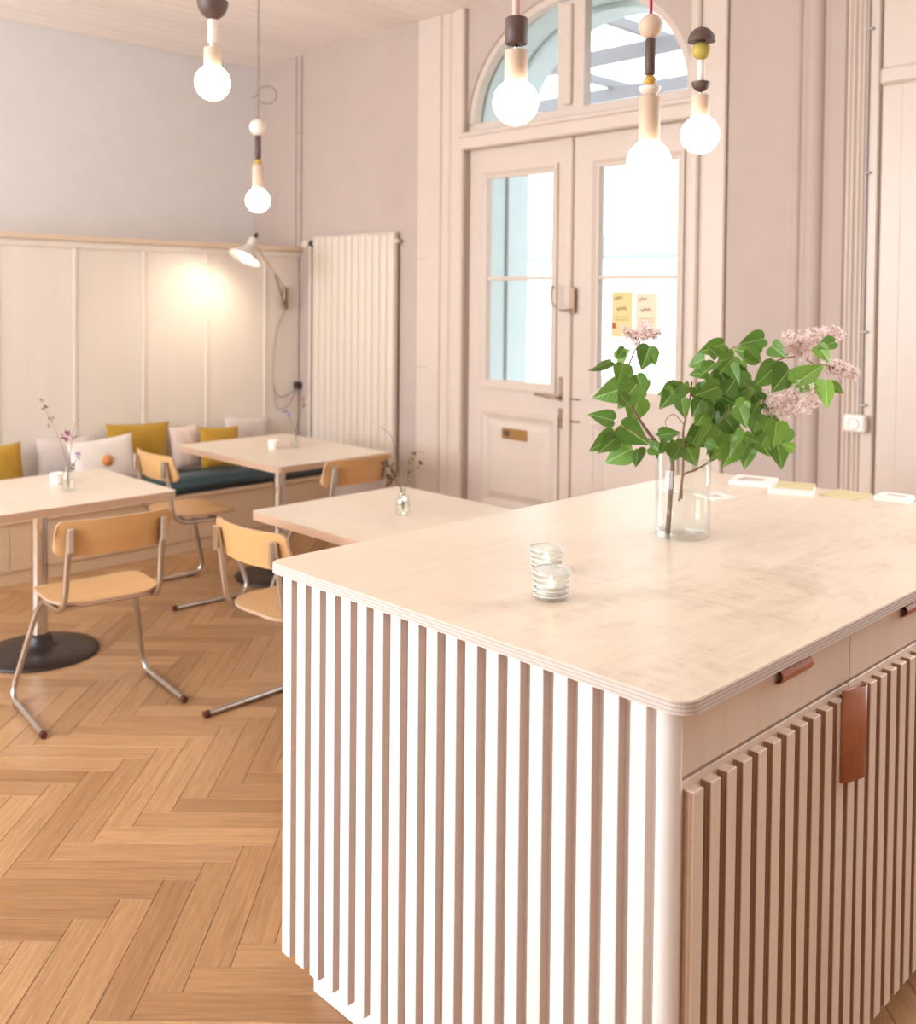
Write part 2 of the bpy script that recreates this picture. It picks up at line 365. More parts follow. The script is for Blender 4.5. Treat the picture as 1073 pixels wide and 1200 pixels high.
def copy_tree(o, parent=None):
    c = o.copy(); COL.objects.link(c); c.parent = parent
    for ch in list(o.children): copy_tree(ch, c)
    return c
def bez(pts, n=8):
    """smooth curve through points (Catmull-Rom)"""
    P = [Vector(p) for p in pts]; P = [P[0]*2-P[1]]+P+[P[-1]*2-P[-2]]; out = []
    for i in range(1, len(P)-2):
        a, b, c, d = P[i-1:i+3]
        for k in range(n):
            t = k/n; out.append(.5*((2*b)+(c-a)*t+(2*a-5*b+4*c-d)*t*t+(3*b-a-3*c+d)*t**3))
    out.append(P[-2]); return out
def fillet(pts, r, n=5):
    """polyline with rounded bends"""
    P = [Vector(p) for p in pts]; out = [P[0]]
    for i in range(1, len(P)-1):
        a, b, c = P[i-1], P[i], P[i+1]; d1 = (a-b).normalized(); d2 = (c-b).normalized(); q = min(r, (a-b).length*.45, (c-b).length*.45)
        p1 = b+d1*q; p2 = b+d2*q
        for k in range(n+1):
            t = k/n; out.append(p1*(1-t)**2+b*2*t*(1-t)+p2*t*t)
    out.append(P[-1]); return out
def rrect(x0, y0, x1, y1, r, n=6):
    out = []
    for cx, cy, a0 in ((x1-r, y0+r, -90), (x1-r, y1-r, 0), (x0+r, y1-r, 90), (x0+r, y0+r, 180)):
        for k in range(n+1):
            a = math.radians(a0+90*k/n); out.append((cx+r*math.cos(a), cy+r*math.sin(a)))
    return out

# ------------------------------------------------------------------ the room
YB, XL, XR, YF, ZC = 4.2, -6.54, 2.6, -2.6, 3.296
XW = -5.935           # face of the birch wainscot
def struct(name, mb, mats, label=None, org=(0, 0, 0)):
    return tag(mb.build(name, mats, None, org=org), label, None, None, 'structure')
floor = struct('floor', MB().box((XL, YF, -.1), (XR, YB, -.012)), 'subfloor', 'oak herringbone parquet floor of the cafe')
# oak parquet laid in herringbone
PW, PN = .088, 6; PL = PW*PN
def plank_mesh(mb, l, w, t=.012, b=.0012):
    x, y = l/2-.0004, w/2-.0004
    vs = [(-x, -y, -t), (x, -y, -t), (x, y, -t), (-x, y, -t), (-x, -y, -b), (x, -y, -b), (x, y, -b), (-x, y, -b),
          (-x+b, -y+b, 0), (x-b, -y+b, 0), (x-b, y-b, 0), (-x+b, y-b, 0)]
    fs = [(8, 9, 10, 11)]+[(i, (i+1) % 4, (i+1) % 4+4, i+4) for i in range(4)]+[(i+4, (i+1) % 4+4, (i+1) % 4+8, i+8) for i in range(4)]
    return vs, fs
pv, pf = plank_mesh(None, PL, PW)
pm = MB().add(pv, pf).mesh('plank', 'oak')
U = Vector((math.cos(math.pi/4), math.sin(math.pi/4), 0)); V = Vector((-U.y, U.x, 0)); O0 = Vector((-2.742-.03, 1.493, 0))
planks = []
R_ = 100
for a in range(-R_, R_):
    for m in range(-9, 10):
        u0 = a+2*PN*m
        planks.append((O0+U*((u0+PN/2)*PW)+V*((a+.5)*PW), math.pi/4))
        v1 = a-2*PN*m-PN+1
        planks.append((O0+U*((a+.5)*PW)+V*((v1-PN/2)*PW), 3*math.pi/4))
inroom = []
for c, an in planks:
    if XL+.03 < c.x < XR-.03 and YF+.03 < c.y < YB-.03:
        vis = 0
        if c.dot(Vector((CF.x, CF.y, 0))) > .5:
            px, py, dz = proj(c)
            inc = -1.55 < c.x < -1.1 and 1.6 < c.y < 2.8
            if -50 < px < 1110 and 560 < py < 1260 and not inc and (px < 430 or (px > 960 and py > 1060) or (px < 480 and py < 720)): vis = 1/dz**2
        inroom.append((vis, c, an))
inroom.sort(key=lambda t: -t[0])
rest = MB()
for i, (vis, c, an) in enumerate(inroom):
    # planks are trimmed at the walls
    d = Vector((math.cos(an), math.sin(an), 0)); e = Vector((-d.y, d.x, 0))
    ext = [c+d*(sx*PL/2)+e*(sy*PW/2) for sx in (-1, 1) for sy in (-1, 1)]
    out = any(p.x < XL or p.x > XR or p.y < YF or p.y > YB for p in ext)
    if i < 300 and vis > 0 and not out:
        inst('plank', pm, c, floor, (0, 0, an))
    else:
        vs = []
        for v in pv:
            p = c+d*v[0]+e*v[1]+Vector((0, 0, v[2])); vs.append((min(max(p.x, XL), XR), min(max(p.y, YF), YB), p.z))
        rest.add(vs, pf)
rb = rest.build('plank_rest', 'oak_stuff', floor, org=(0, 0, -.012)); rb['kind'] = 'stuff'

ceil_ = struct('ceiling', MB().box((XL-.2, YF-.2, ZC+.012), (XR+.2, YB+.3, ZC+.12)), 'ceil', 'ceiling of narrow painted tongue and groove boards', org=(0, 0, 0))
BW = .115
bmsh = MB().add([(-BW/2+.009, YF, 0), (BW/2-.009, YF, 0), (BW/2-.009, YB, 0), (-BW/2+.009, YB, 0), (-BW/2+.002, YF, .011), (BW/2-.002, YF, .011), (BW/2-.002, YB, .011), (-BW/2+.002, YB, .011), (-BW/2, YF, .012), (BW/2, YF, .012), (BW/2, YB, .012), (-BW/2, YB, .012)],
    [(0, 3, 2, 1), (0, 1, 5, 4), (2, 3, 7, 6), (1, 2, 6, 5), (3, 0, 4, 7), (4, 5, 9, 8), (5, 6, 10, 9), (6, 7, 11, 10), (7, 4, 8, 11)]).mesh('ceiling_board', 'ceil')
nb = int((XR-XL)/BW)
for i in range(nb): inst('ceiling_board', bmsh, (XL+BW/2+i*BW, 0, ZC), ceil_)

struct('wall_left', MB().box((XL-.2, YF-.2, 0), (XL, YB+.3, ZC+.1)), 'wall', 'smooth pale grey plaster wall above the birch panelling')
def wall_with_windows(name, horiz, at0, thick, lo, hi, wins, z0, z1):
    mb = MB(); edges = [lo]
    for c, w in wins: edges += [c-w/2, c+w/2]
    edges.append(hi)
    def bx(a, b, za, zb):
        if horiz: mb.box((a, at0, za), (b, at0+thick, zb))
        else: mb.box((at0, a, za), (at0+thick, b, zb))
    for i in range(0, len(edges), 2): bx(edges[i], edges[i+1], 0, ZC+.1)
    for c, w in wins: bx(c-w/2, c+w/2, 0, z0); bx(c-w/2, c+w/2, z1, ZC+.1)
    return struct(name, mb, 'wall')
wall_with_windows('wall_front', True, YF-.2, .2, XL-.2, XR+.2, [(wx, 1.3) for wx in WX], .95, 3.05)
wall_with_windows('wall_right', False, XR, .2, YF-.2, YB+.3, [], .75, 2.75)
wn = 0
def room_window(c, horiz, yw=YF-.12):
    global wn; wn += 1
    m = MB(); pn = MB(); w, z0, z1 = .65, .95, 3.05
    def b(mb, a0, a1, za, zb, d0, d1):
        if horiz: mb.box((c+a0, yw+d0, za), (c+a1, yw+d1, zb))
        else: mb.box((XR+.06+d0, c+a0, za), (XR+.06+d1, c+a1, zb))
    for a0, a1, za, zb in ((-w, -w+.06, z0, z1), (w-.06, w, z0, z1), (-w+.06, w-.06, z0, z0+.06), (-w+.06, w-.06, z1-.06, z1), (-.03, .03, z0+.06, z1-.06), (-w+.06, -.03, 2.3, 2.34), (.03, w-.06, 2.3, 2.34)): b(m, a0, a1, za, zb, 0, .06)
    f = struct('window_%d' % (wn+2), m, 'cream')
    for a0, a1, za, zb in ((-w+.06, -.03, z0+.06, 2.3), (.03, w-.06, z0+.06, 2.3), (-w+.06, -.03, 2.34, z1-.06), (.03, w-.06, 2.34, z1-.06)):
        p = MB(); b(p, a0, a1, za, zb, .025, .031); p.build('pane', 'pane', f)
for wx in WX: room_window(wx, True)
room_window(-.35, True, YB+.1)

# ------------------------------------------------------------------ back wall with the arched doorway
DX0, DX1, DXC = -4.245, -2.695, -3.47; SPR = 2.60; AH = .655
WT = .5
def arch_pts(x0, x1, zs, h, n=28): 
    c, a = (x0+x1)/2, (x1-x0)/2
    return [(c-a*math.cos(math.pi*k/n), zs+h*math.sin(math.pi*k/n)) for k in range(n+1)]
wb = MB()
wb.box((XL-.2, YB, 0), (DX0, YB+WT, ZC+.1)); wb.box((DX1, YB, 0), (-1.0, YB+WT, ZC+.1))
wb.box((.3, YB, 0), (XR+.2, YB+WT, ZC+.1)); wb.box((-1.0, YB, 0), (.3, YB+WT, .95)); wb.box((-1.0, YB, 3.05), (.3, YB+WT, ZC+.1))
AP = arch_pts(DX0, DX1, SPR, AH)
for (xa, za), (xb, zb) in zip(AP[:-1], AP[1:]):
    vs = [(xa, YB, za), (xb, YB, zb), (xb, YB, ZC+.1), (xa, YB, ZC+.1), (xa, YB+WT, za), (xb, YB+WT, zb), (xb, YB+WT, ZC+.1), (xa, YB+WT, ZC+.1)]
    wb.add(vs, [(0, 1, 2, 3), (5, 4, 7, 6), (0, 4, 5, 1), (3, 2, 6, 7)])
struct('wall_back', wb, 'wall_back', 'warm beige back wall around the double doors')
# pale teal lining of the deep outside reveal
lin = MB(); t = .02; y0, y1 = YB+.11, YB+WT+.01
lin.box((DX0, y0, 0), (DX0+t, y0+.2, SPR)); lin.box((DX0, y0+.215, 0), (DX0+.035, y1, SPR))
lin.box((DX1-t, y0, 0), (DX1, y1, SPR))
A2 = arch_pts(DX0+t, DX1-t, SPR, AH-t); A3 = arch_pts(DX0+.05, DX1-.05, SPR, AH-.05)
for (P1, P2, ya, yb_) in ((AP, A2, y0, y0+.2), (AP, A3, y0+.215, y1)):
    for i in range(len(AP)-1):
        q = [P1[i], P1[i+1], P2[i+1], P2[i]]
        vs = [(x, ya, z) for x, z in q]+[(x, yb_, z) for x, z in q]
        lin.add(vs, [(0, 1, 2, 3), (7, 6, 5, 4), (2, 6, 7, 3)])
struct('trim_1', lin, 'teal_paint', 'pale teal lining of the outer door reveal')

# transom window
tw = MB(); FO = arch_pts(DX0, DX1, SPR, AH); G0, G1 = -4.205, -2.735
FI = arch_pts(G0, G1, SPR+.012, .60)
yf, yk = YB+.012, YB+.07
for i in range(len(FO)-1):
    q = [FO[i], FO[i+1], FI[i+1], FI[i]]; vs = [(x, yf, z) for x, z in q]+[(x, yk, z) for x, z in q]
    tw.add(vs, [(0, 3, 2, 1), (4, 5, 6, 7), (2, 3, 7, 6), (0, 1, 5, 4)])
tw.box((DX0, yf, 2.546), (DX1, yk, SPR+.012))
trans = struct('window_1', tw, 'cream', 'arched transom window above the double doors')
MB().box((DXC-.092, yf-.002, SPR+.012), (DXC+.092, yk, 3.19)).build('mullion', 'cream', trans)
MB().box((DXC-.04, yf-.022, SPR+.03), (DXC+.015, yf-.002, 3.17), bev=.006).build('cover_strip', 'cream', trans)
MB().box((DX0-.03, YB-.045, 2.458), (DX1+.03, YB+.1, 2.546), bev=.008).build('transom_bar', 'cream', trans)
MB().box((DX0-.03, YB-.06, 2.53), (DX1+.03, YB-.01, 2.556), bev=.006).build('transom_ledge', 'cream', trans)
for sgn in (-1, 1):
    g = MB(); pts = [p for p in arch_pts(G0-.008, G1+.008, SPR+.008, .61, 40) if (p[0]-DXC)*sgn >= .09]
    xi = DXC+sgn*.09; pts.append((xi, SPR+.61*math.sqrt(1-(.09/.74)**2))) if sgn < 0 else pts.insert(0, (xi, SPR+.61*math.sqrt(1-(.09/.74)**2)))
    pts.append((xi, SPR+.01)) if sgn < 0 else pts.insert(0, (xi, SPR+.01))
    n = len(pts); vs = [(x, YB+.038, z) for x, z in pts]+[(x, YB+.043, z) for x, z in pts]
    g.add(vs, [tuple(range(n)), tuple(range(n, 2*n))[::-1]]+[(i, (i+1) % n, n+(i+1) % n, n+i) for i in range(n)])
    g.build('pane', 'pane', trans)

# double door leaves
def frame_rect(mb, x0, x1, z0, z1, w, ya, yb_, mi=0):
    mb.box((x0, ya, z0), (x0+w, yb_, z1), mi); mb.box((x1-w, ya, z0), (x1, yb_, z1), mi)
    mb.box((x0+w, ya, z0), (x1-w, yb_, z0+w), mi); mb.box((x0+w, ya, z1-w), (x1-w, yb_, z1), mi)
def moulding(mb, x0, x1, z0, z1, w, yo, yi):
    """sloped picture-frame moulding from (outer depth yo) to (inner depth yi)"""
    o = [(x0, z0), (x1, z0), (x1, z1), (x0, z1)]; i_ = [(x0+w, z0+w), (x1-w, z0+w), (x1-w, z1-w), (x0+w, z1-w)]
    vs = [(x, yo, z) for x, z in o]+[(x, yi, z) for x, z in i_]
    mb.add(vs, [(k, (k+1) % 4, 4+(k+1) % 4, 4+k) for k in range(4)])
def leaf_door(name, x0, x1, gx0, gx1, label):
    ya, yb_ = YB+.02, YB+.065; gz0, gz1 = 1.104, 2.283; pz0, pz1 = .36, .935; px0, px1 = gx0-.03, gx1+.07 if x0 < -4 else gx1+.03
    m = MB()
    m.box((x0, ya, .012), (gx0, yb_, 2.456)); m.box((gx1, ya, .012), (x1, yb_, 2.456))
    m.box((gx0, ya, gz1), (gx1, yb_, 2.456)); m.box((gx0, ya, .012), (gx1, yb_, gz0))
    d = struct(name, m, 'cream', label)
    gb = MB(); moulding(gb, gx0-.035, gx1+.035, gz0-.035, gz1+.035, .04, ya-.014, ya+.012)
    frame_rect(gb, gx0-.045, gx1+.045, gz0-.045, gz1+.045, .012, ya-.014, ya); gb.build('glazing_bead', 'cream', d)
    MB().box((gx0, ya+.004, 1.687), (gx1, yb_-.005, 1.708), bev=.003).build('glazing_bar', 'cream', d)
    for za, zb in ((gz0, 1.687), (1.708, gz1)): MB().box((gx0, ya+.020, za), (gx1, ya+.025, zb)).build('pane', 'pane', d)
    pb = MB(); frame_rect(pb, px0, px1, pz0, pz1, .022, ya-.016, ya); moulding(pb, px0+.022, px1-.022, pz0+.022, pz1-.022, .03, ya-.012, ya-.001)
    pb.build('panel_moulding', 'cream', d)
    fp = MB(); fp.box((px0+.10, ya-.014, pz0+.10), (px1-.10, ya, pz1-.10)); moulding(fp, px0+.065, px1-.065, pz0+.065, pz1-.065, .035, ya-.001, ya-.014)
    fp.build('raised_panel', 'cream', d); 
    wbx = MB(); wbx.box((px0-.03, ya-.02, pz0-.10), (px1+.03, ya, pz0-.03), bev=.01); wbx.build('bottom_moulding', 'cream', d)
    return d
dL = leaf_door('door_1', DX0+.004, -3.472, -4.10, -3.598, 'cream left door leaf with glass panes, lever handle and brass plate')
dR = leaf_door('door_2', -3.468, DX1-.004, -3.275, -2.79, 'cream right door leaf with posters on its glass')
MB().box((-3.495, YB+.002, .012), (-3.445, YB+.02, 2.456), bev=.006).build('cover_strip', 'cream', dR)
# lever handle with plates on the left leaf
hx, hz, hy = -3.515, 1.043, YB+.02
h = MB(); h.box((hx-.018, hy-.008, hz-.02), (hx+.018, hy, hz+.11), bev=.004); h.box((hx-.02, hy-.008, hz-.17), (hx+.02, hy, hz-.06), bev=.004)
hp = h.build('handle_plate', 'nickel', dL)
MB().tube(fillet([(hx, hy-.004, hz), (hx, hy-.05, hz), (hx-.15, hy-.05, hz+.012)], .02), .008).build('lever', 'nickel', hp)
MB().tube([(hx, hy-.006, hz+.0), (hx+.13, hy-.012, hz-.002)], .0045).build('bolt', 'nickel', hp)
MB().tube([(hx, hy-.006, hz-.125), (hx+.13, hy-.012, hz-.122)], .0045).build('bolt', 'nickel', hp)
# wrought hook between the leaves
kx, kz = -3.43, 1.555
k = MB(); k.box((kx-.018, YB-.006, kz-.05), (kx+.018, YB+.002, kz+.09), bev=.003)
k.tube(bez([(kx, YB-.01, kz-.03), (kx-.04, YB-.05, kz-.035), (kx-.09, YB-.06, kz-.0), (kx-.105, YB-.055, kz+.06), (kx-.10, YB-.05, kz+.085)]), .006)
k.sphere((kx-.10, YB-.05, kz+.09), .011, 10, 6)
k.build('coat_hook', 'nickel', dR)
bp = at(587, 503, 1, YB+.006); bq = at(617, 518, 1, YB+.006)
pl = MB().box((-3.945, YB+.0, .775), (-3.750, YB+.006, .838), bev=.002).build('letter_plate', 'brass', dL)
mk = MB(); cxk = -3.905; n = 14
vs = [(cxk+.024*math.copysign(1, math.cos(2*math.pi*i/n))*abs(math.cos(2*math.pi*i/n)), YB-.0012, .812+(.015 if i < n/2 else .024)*math.sin(2*math.pi*i/n)) for i in range(n)]
mk.add(vs, [tuple(range(n))[::-1]]); mk.build('plate_mark', 'walnut', pl)

# posters stuck to the right pane
def poster(x0, x1, z0, z1, mat, label):
    y = YB+.0345
    o = MB().box((x0, y, z0), (x1, y+.001, z1)).build('poster', mat); tag(o, label, 'poster', 'sheets on the door glass')
    for j, zz in enumerate((z1-.035, z1-.09)):
        k = MB(); w = (x1-x0); n = 5+j
        pts = bez([(x0+w*(.15+.1*j)+w*.09*i, y-.001, zz+.009*(-1)**i*(1 if i % 3 else .5)) for i in range(n)], 3)
        k.tube(pts, .0028, 5); k.build('handwriting', 'ink', o)
    for zz in (z1-.135, z1-.15):
        MB().box((x0+.02, y-.0006, zz), (x1-.02, y, zz+.003)).build('text_line', 'ink', o)
    return o
po = poster(-3.195, -3.058, 1.385, 1.625, 'paper_yellow', 'yellow handwritten poster on the right door glass')
MB().box((-3.193, YB+.0335, 1.43), (-3.165, YB+.0345, 1.46)).build('stamp', 'ink_red', po)
poster(-3.045, -2.905, 1.395, 1.62, 'paper_peach', 'peach handwritten poster on the right door glass')

# casing left and right of the door and the layered mouldings towards the right
def strip(name, x0, x1, d, mat='cream', bev=.006, z0=.0, z1=ZC, label=None):
    return struct(name, MB().box((x0, YB-d, z0), (x1, YB, z1), bev=bev), mat, label)
tn = 1
def tstrip(x0, x1, d, mat='cream', bev=.006, z0=0, z1=ZC, label=None):
    global tn; tn += 1; return strip('trim_%d' % tn, x0, x1, d, mat, bev, z0, z1, label)
pil = tstrip(-4.652, -4.445, .035, label='flat cream pilaster left of the double doors')
for zz in (1.82, 1.15, .62): MB().box((-4.652, YB-.039, zz), (-4.56, YB-.034, zz+.006)).build('paint_joint', 'wall_back', pil)
tstrip(-4.45, -4.32, .022, bev=.002)
tstrip(-4.415, -4.36, .034, bev=.012)
tstrip(-4.325, DX0-.004, .04, bev=.008)
for (x0, x1, d, b) in ((DX1+.004, -2.64, .04, .008), (-2.645, -2.62, .018, .002), (-2.625, -2.50, .028, .006)): tstrip(x0, x1, d, bev=b)
# half round columns and mouldings at the right
def half_round(x0, x1, d, mat='wall_back', label=None):
    global tn; tn += 1; m = MB(); c, r = (x0+x1)/2, (x1-x0)/2
    poly = [(c-r*math.cos(math.pi*k/12), YB-d*math.sin(math.pi*k/12)) for k in range(13)]
    n = 13; vs = [(x, y, 0) for x, y in poly]+[(x, y, ZC) for x, y in poly]
    m.add(vs, [(i, i+1, n+i+1, n+i) for i in range(n-1)], 0, True); m.add(vs, [(n-1, 0, n, 2*n-1), tuple(range(n, 2*n))])
    return struct('trim_%d' % tn, m, mat, label)
tstrip(-2.495, -2.185, .012, 'wall_back', .003, label='flat beige wall strip right of the doors')
tstrip(-2.19, -1.77, .012, 'wall_back', .002)
half_round(-2.170, -2.125, .025)
half_round(-2.108, -2.022, .045, label='half-round beige pilaster behind the lilac')
tstrip(-2.0, -1.925, .022, 'wall_back', .004)
for i in range(4): half_round(-1.922+i*.022, -1.901+i*.022, .019+.004*(i % 2), 'cream')
tstrip(-1.834, -1.775, .03, 'cream', .006)
tstrip(-1.745, -1.42, .075, 'cream', .006, label='tall cream window casing at the right edge')
tstrip(-1.75, -1.40, .095, 'cream', .012, 2.47, 2.545)
tstrip(-1.66, -1.30, .09, 'cream', .006, 0, 2.47)
# grey conduit ending in a surface socket
cd = empty('surface_conduit', (-1.828, YB, 1.06))
tag(cd, 'thin grey conduit running down to a white surface socket', 'conduit')
MB().tube([(-1.822, YB-.038, 1.10), (-1.822, YB-.038, ZC-.01)], .0055, 8).build('pipe', 'conduit', cd)
for zz in (1.14, 1.45, 2.12, 2.72): MB().box((-1.833, YB-.046, zz), (-1.80, YB-.030, zz+.010), bev=.003).build('clip', 'conduit', cd)
sb_ = MB().box((-1.885, YB-.075, 1.03), (-1.79, YB-.03, 1.105), bev=.008).build('socket_box', 'switch', cd)
MB().lathe([(.026, 0), (.026, .004), (.02, .004), (.02, .001)], (-1.84, YB-.0752, 1.067), 16, ax=(0, -1, 0)).build('socket_face', 'switch', sb_)
# heating pipe in the corner
hpz = empty('heating_pipe', (-5.95, YB-.03, 1.94)); tag(hpz, 'thin painted heating pipe rising in the corner above the panelling', 'pipe')
MB().tube([(-5.925, YB-.008, 1.94), (-5.925, YB-.008, ZC)], .007, 10).build('riser', 'wall_back', hpz)
MB().tube([(-5.99, YB-.006, 1.94), (-5.99, YB-.006, ZC)], .005, 10).build('riser', 'wall_back', hpz)
for zz in (2.2, 2.75): MB().box((-6.0, YB-.017, zz), (-5.915, YB, zz+.008), bev=.002).build('bracket', 'wall_back', hpz)

# ------------------------------------------------------------------ birch wainscot (boxed out from the left wall)
wa = struct('wall_wainscot', MB().box((XL, YF, 0), (XW-.012, YB, 1.90)), 'panel', 'birch plywood panelling with battens behind the bench')
bat = [YF+.02, -2.4, -1.95, -1.5, -1.05, -.6, -.15, .3, .75, 1.21, 1.66, 2.11, 2.562, 3.004, 3.450, 3.905, YB-.012]
pmesh = {}
for a, b in zip(bat[:-1], bat[1:]):
    MB().box((XW-.012, a+.004, .02), (XW, b-.004, 1.895), bev=.0015).build('panel', 'panel', wa)
for b in bat[1:-1]: MB().box((XW, b-.010, .40), (XW+.007, b+.010, 1.87), bev=.0015).build('batten', 'panel', wa)
MB().box((XW, YF, 1.862), (XW+.012, YB, 1.90), bev=.002).build('top_batten', 'panel', wa)
MB().box((XL, YF, 1.90), (XW+.035, YB-.002, 1.936), bev=.006).build('cap_rail', 'rail', wa)

# ------------------------------------------------------------------ bench
BX = -5.55; BY0 = -1.2; BY1 = YB-.02
bn = empty('bench', (BX-.19, 1.5, 0)); tag(bn, 'long built-in birch bench along the panelled wall', 'bench')
by = BY0
while by < BY1-.05:
    be = min(by+1.08, BY1); MB().box((BX-.02, by+.002, .075), (BX, be-.002, .335), bev=.0015).build('front_panel', 'bench', bn); by = be
MB().box((XW+.016, BY0, .335), (BX+.012, BY1, .36), bev=.002).build('seat_board', 'bench', bn)
MB().box((BX-.045, BY0, 0), (BX-.012, BY1, .075)).build('kickboard', 'bench', bn)
MB().box((XW+.016, BY0, 0), (BX-.02, BY0+.02, .335)).build('end_panel', 'bench', bn)
def cushion(name, x0, x1, y0, y1, z0, z1, mat):
    bm = bmesh.new(); bmesh.ops.create_cube(bm, size=1)
    for v in bm.verts: v.co = ((x0+x1)/2+v.co.x*(x1-x0), (y0+y1)/2+v.co.y*(y1-y0), (z0+z1)/2+v.co.z*(z1-z0))
    bmesh.ops.bevel(bm, geom=bm.edges[:], offset=.028, segments=3, affect='EDGES'); bm.verts.index_update()
    m = MB().add([v.co[:] for v in bm.verts], [tuple(v.index for v in f.verts) for f in bm.faces], 0, True); bm.free(); return m.build(name, mat)
tag(cushion('seat_cushion', XW+.02, BX+.02, 2.12, BY1-.01, .3605, .447, 'teal'), 'dark teal seat cushion under the far table on the bench', 'cushion', 'teal bench cushions')
tag(cushion('seat_cushion', XW+.02, BX+.02, BY0+.02, 2.115, .3605, .447, 'teal'), 'dark teal seat cushion at the left end of the bench behind the near table', 'cushion', 'teal bench cushions')

def pillow(px, py, wpx, hm, tilt, lean, mat, label, xdep=-5.80, button=None, thick=.10, rz=0):
    c = at(px, py, 0, xdep); c.z = .447+hm/2*math.cos(math.radians(lean))+abs(math.sin(math.radians(tilt)))*.12+.016
    # width along y seen at ~45 degrees
    yl = at(px-wpx/2, py, 0, xdep).y; yr = at(px+wpx/2, py, 0, xdep).y; w = yr-yl
    n = 14; m = MB(); vs = []; fs = []
    for s in (1, -1):
        for i in range(n+1):
            for j in range(n+1):
                u, v = 2*i/n-1, 2*j/n-1
                e = (max(0, (1-u**2)*(1-v**2)))**.42
                pin = 1-.07*(1-abs(u)**2)*abs(v)**3; pin2 = 1-.07*(1-abs(v)**2)*abs(u)**3
                wr = .006*math.sin(9*u+5*v+px)*e
                vs.append((s*(thick/2*e+wr*.5)+.0004*s, u*w/2*pin2, v*hm/2*pin))
    k = (n+1)**2
    for i in range(n):
        for j in range(n):
            a = i*(n+1)+j; fs.append((a, a+n+1, a+n+2, a+1)); fs.append((k+a, k+a+1, k+a+n+2, k+a+n+1))
    m.add(vs, fs, 0, True); o = m.build('pillow', mat, None, org=(0, 0, 0)); o.location = c; o.rotation_euler = (math.radians(tilt), -math.radians(lean), math.radians(rz))
    tag(o, label, 'pillow', 'pillows on the bench')
    if button:
        bt = MB().lathe([(.001, 0), (.034, .002), (.034, .008), (.001, .010)], (thick/2+.001, button[0]*w, button[1]*hm), 16, ax=(1, 0, 0)).build('button', 'button', None, org=(0, 0, 0)); bt.parent = o
    return o
pillow(0, 535, 56, .27, 3, 10, 'mustard', 'mustard pillow at the left edge of the photo', -5.80)
pillow(76, 533, 66, .27, -2, 7, 'greyfab', 'pale grey pillow behind the flower bottle on the near table', -5.86, thick=.08)
pillow(121, 537, 78, .27, 4, 14, 'whitefab', 'off-white pillow with an orange button beside the left chair back', -5.69, (.0, -.02), thick=.09)
pillow(162, 519, 74, .32, -2, 6, 'mustard', 'mustard pillow with a fold, behind the chair back', -5.855, thick=.09)
pillow(217, 530, 34, .28, 2, 8, 'blush', 'blush pillow with a brown button left of the far table', -5.83, (.10, -.02), thick=.09)
pillow(258, 530, 46, .27, -3, 12, 'mustard', 'mustard pillow partly under the far table top', -5.72, thick=.09)
pillow(289, 515, 54, .29, -4, 5, 'greyfab', 'grey pillow behind the far table near the lamp cable', -5.87, thick=.07)

# ------------------------------------------------------------------ radiator
ra = empty('radiator', (-5.21, 4.13, .15)); tag(ra, 'tall cream fluted panel radiator beside the corner', 'radiator')
rx0, rx1, ry, rz0, rz1 = -5.712, -4.848, 4.142, .47, 1.985
fm = None; nfl = 12; fw = (rx1-rx0)/nfl
poly = [(-fw/2, .028), (-fw/2, .018), (-fw*.40, .004), (-fw*.25, 0), (fw*.25, 0), (fw*.40, .004), (fw/2, .018), (fw/2, .028)]
fl = MB().prism(poly[::-1] if False else poly, 0, rz1-rz0, smooth=False).mesh('flute', 'radiator')
for i in range(nfl): inst('flute', fl, Vector((rx0+fw*(i+.5), ry, rz0))-ra.location, ra)
MB().box((rx0-.006, ry+.004, rz1), (rx1+.006, ry+.04, rz1+.014), bev=.004).build('top_cover', 'radiator', ra)
for x in (rx0-.004, rx1): MB().box((x, ry+.012, rz0), (x+.004, ry+.036, rz1)).build('side_cover', 'radiator', ra)
MB().box((rx0, ry+.028, rz0), (rx1, ry+.036, rz1)).build('back_plate', 'radiator', ra)
for x in (rx0+.15, rx1-.15): MB().box((x-.02, ry+.036, 1.6), (x+.02, YB-.002, 1.66)).build('wall_bracket', 'radiator', ra)
MB().tube(fillet([(rx0, ry+.018, 1.95), (rx0-.045, ry+.018, 1.95), (rx0-.045, ry+.018, .47)], .01), .012, 10).build('feed_pipe', 'radiator', ra)
v_ = MB().tube([(rx0-.01, ry+.018, 1.95), (rx0-.05, ry+.018, 1.95)], .018, 12).build('valve', 'black', ra)
MB().lathe([(.012, 0), (.03, .006), (.032, .05), (.026, .075), (.001, .08)], (rx0-.05, ry+.018, 1.95), 16, ax=(-1, 0, 0)).build('thermostat_knob', 'radiator', ra)
MB().tube([(rx1, ry+.018, 1.94), (rx1+.035, ry+.018, 1.94)], .014, 10).build('bleed_plug', 'radiator', ra)

# ------------------------------------------------------------------ counter island
KX0, KX1, KY0, KY1, KT = -1.884, -.846, 1.291, 3.085, .953
ct = empty('counter', (-1.36, 2.18, 0)); tag(ct, 'slatted birch plywood counter island in the foreground', 'counter')
MB().box((KX0+.003, KY0+.026, .10), (KX1-.0215, KY1, KT)).build('carcass', 'birch', ct)
MB().box((KX0+.06, KY0+.045, 0), (KX1-.062, KY1-.05, .10), bev=.002).build('plinth', 'slat', ct)
MB().box((KX0+.003, KY0+.020, .082), (KX1-.0305, KY0+.0255, KT)).build('front_backing', 'slat', ct)
SP = .0532
def side_faces(mb, axis):
    for i, f in enumerate(mb.f):
        a, b, c = [Vector(mb.v[k]) for k in f[:3]]; n = (b-a).cross(c-a).normalized()
        if abs(n[axis]) > .9: mb.mi[i] = 1
    return mb
slm = side_faces(MB().box((-.0155, -.010, 0), (.0155, .010, KT-.082), bev=.0012), 0).mesh('slat', ['slat', 'slat_side'])
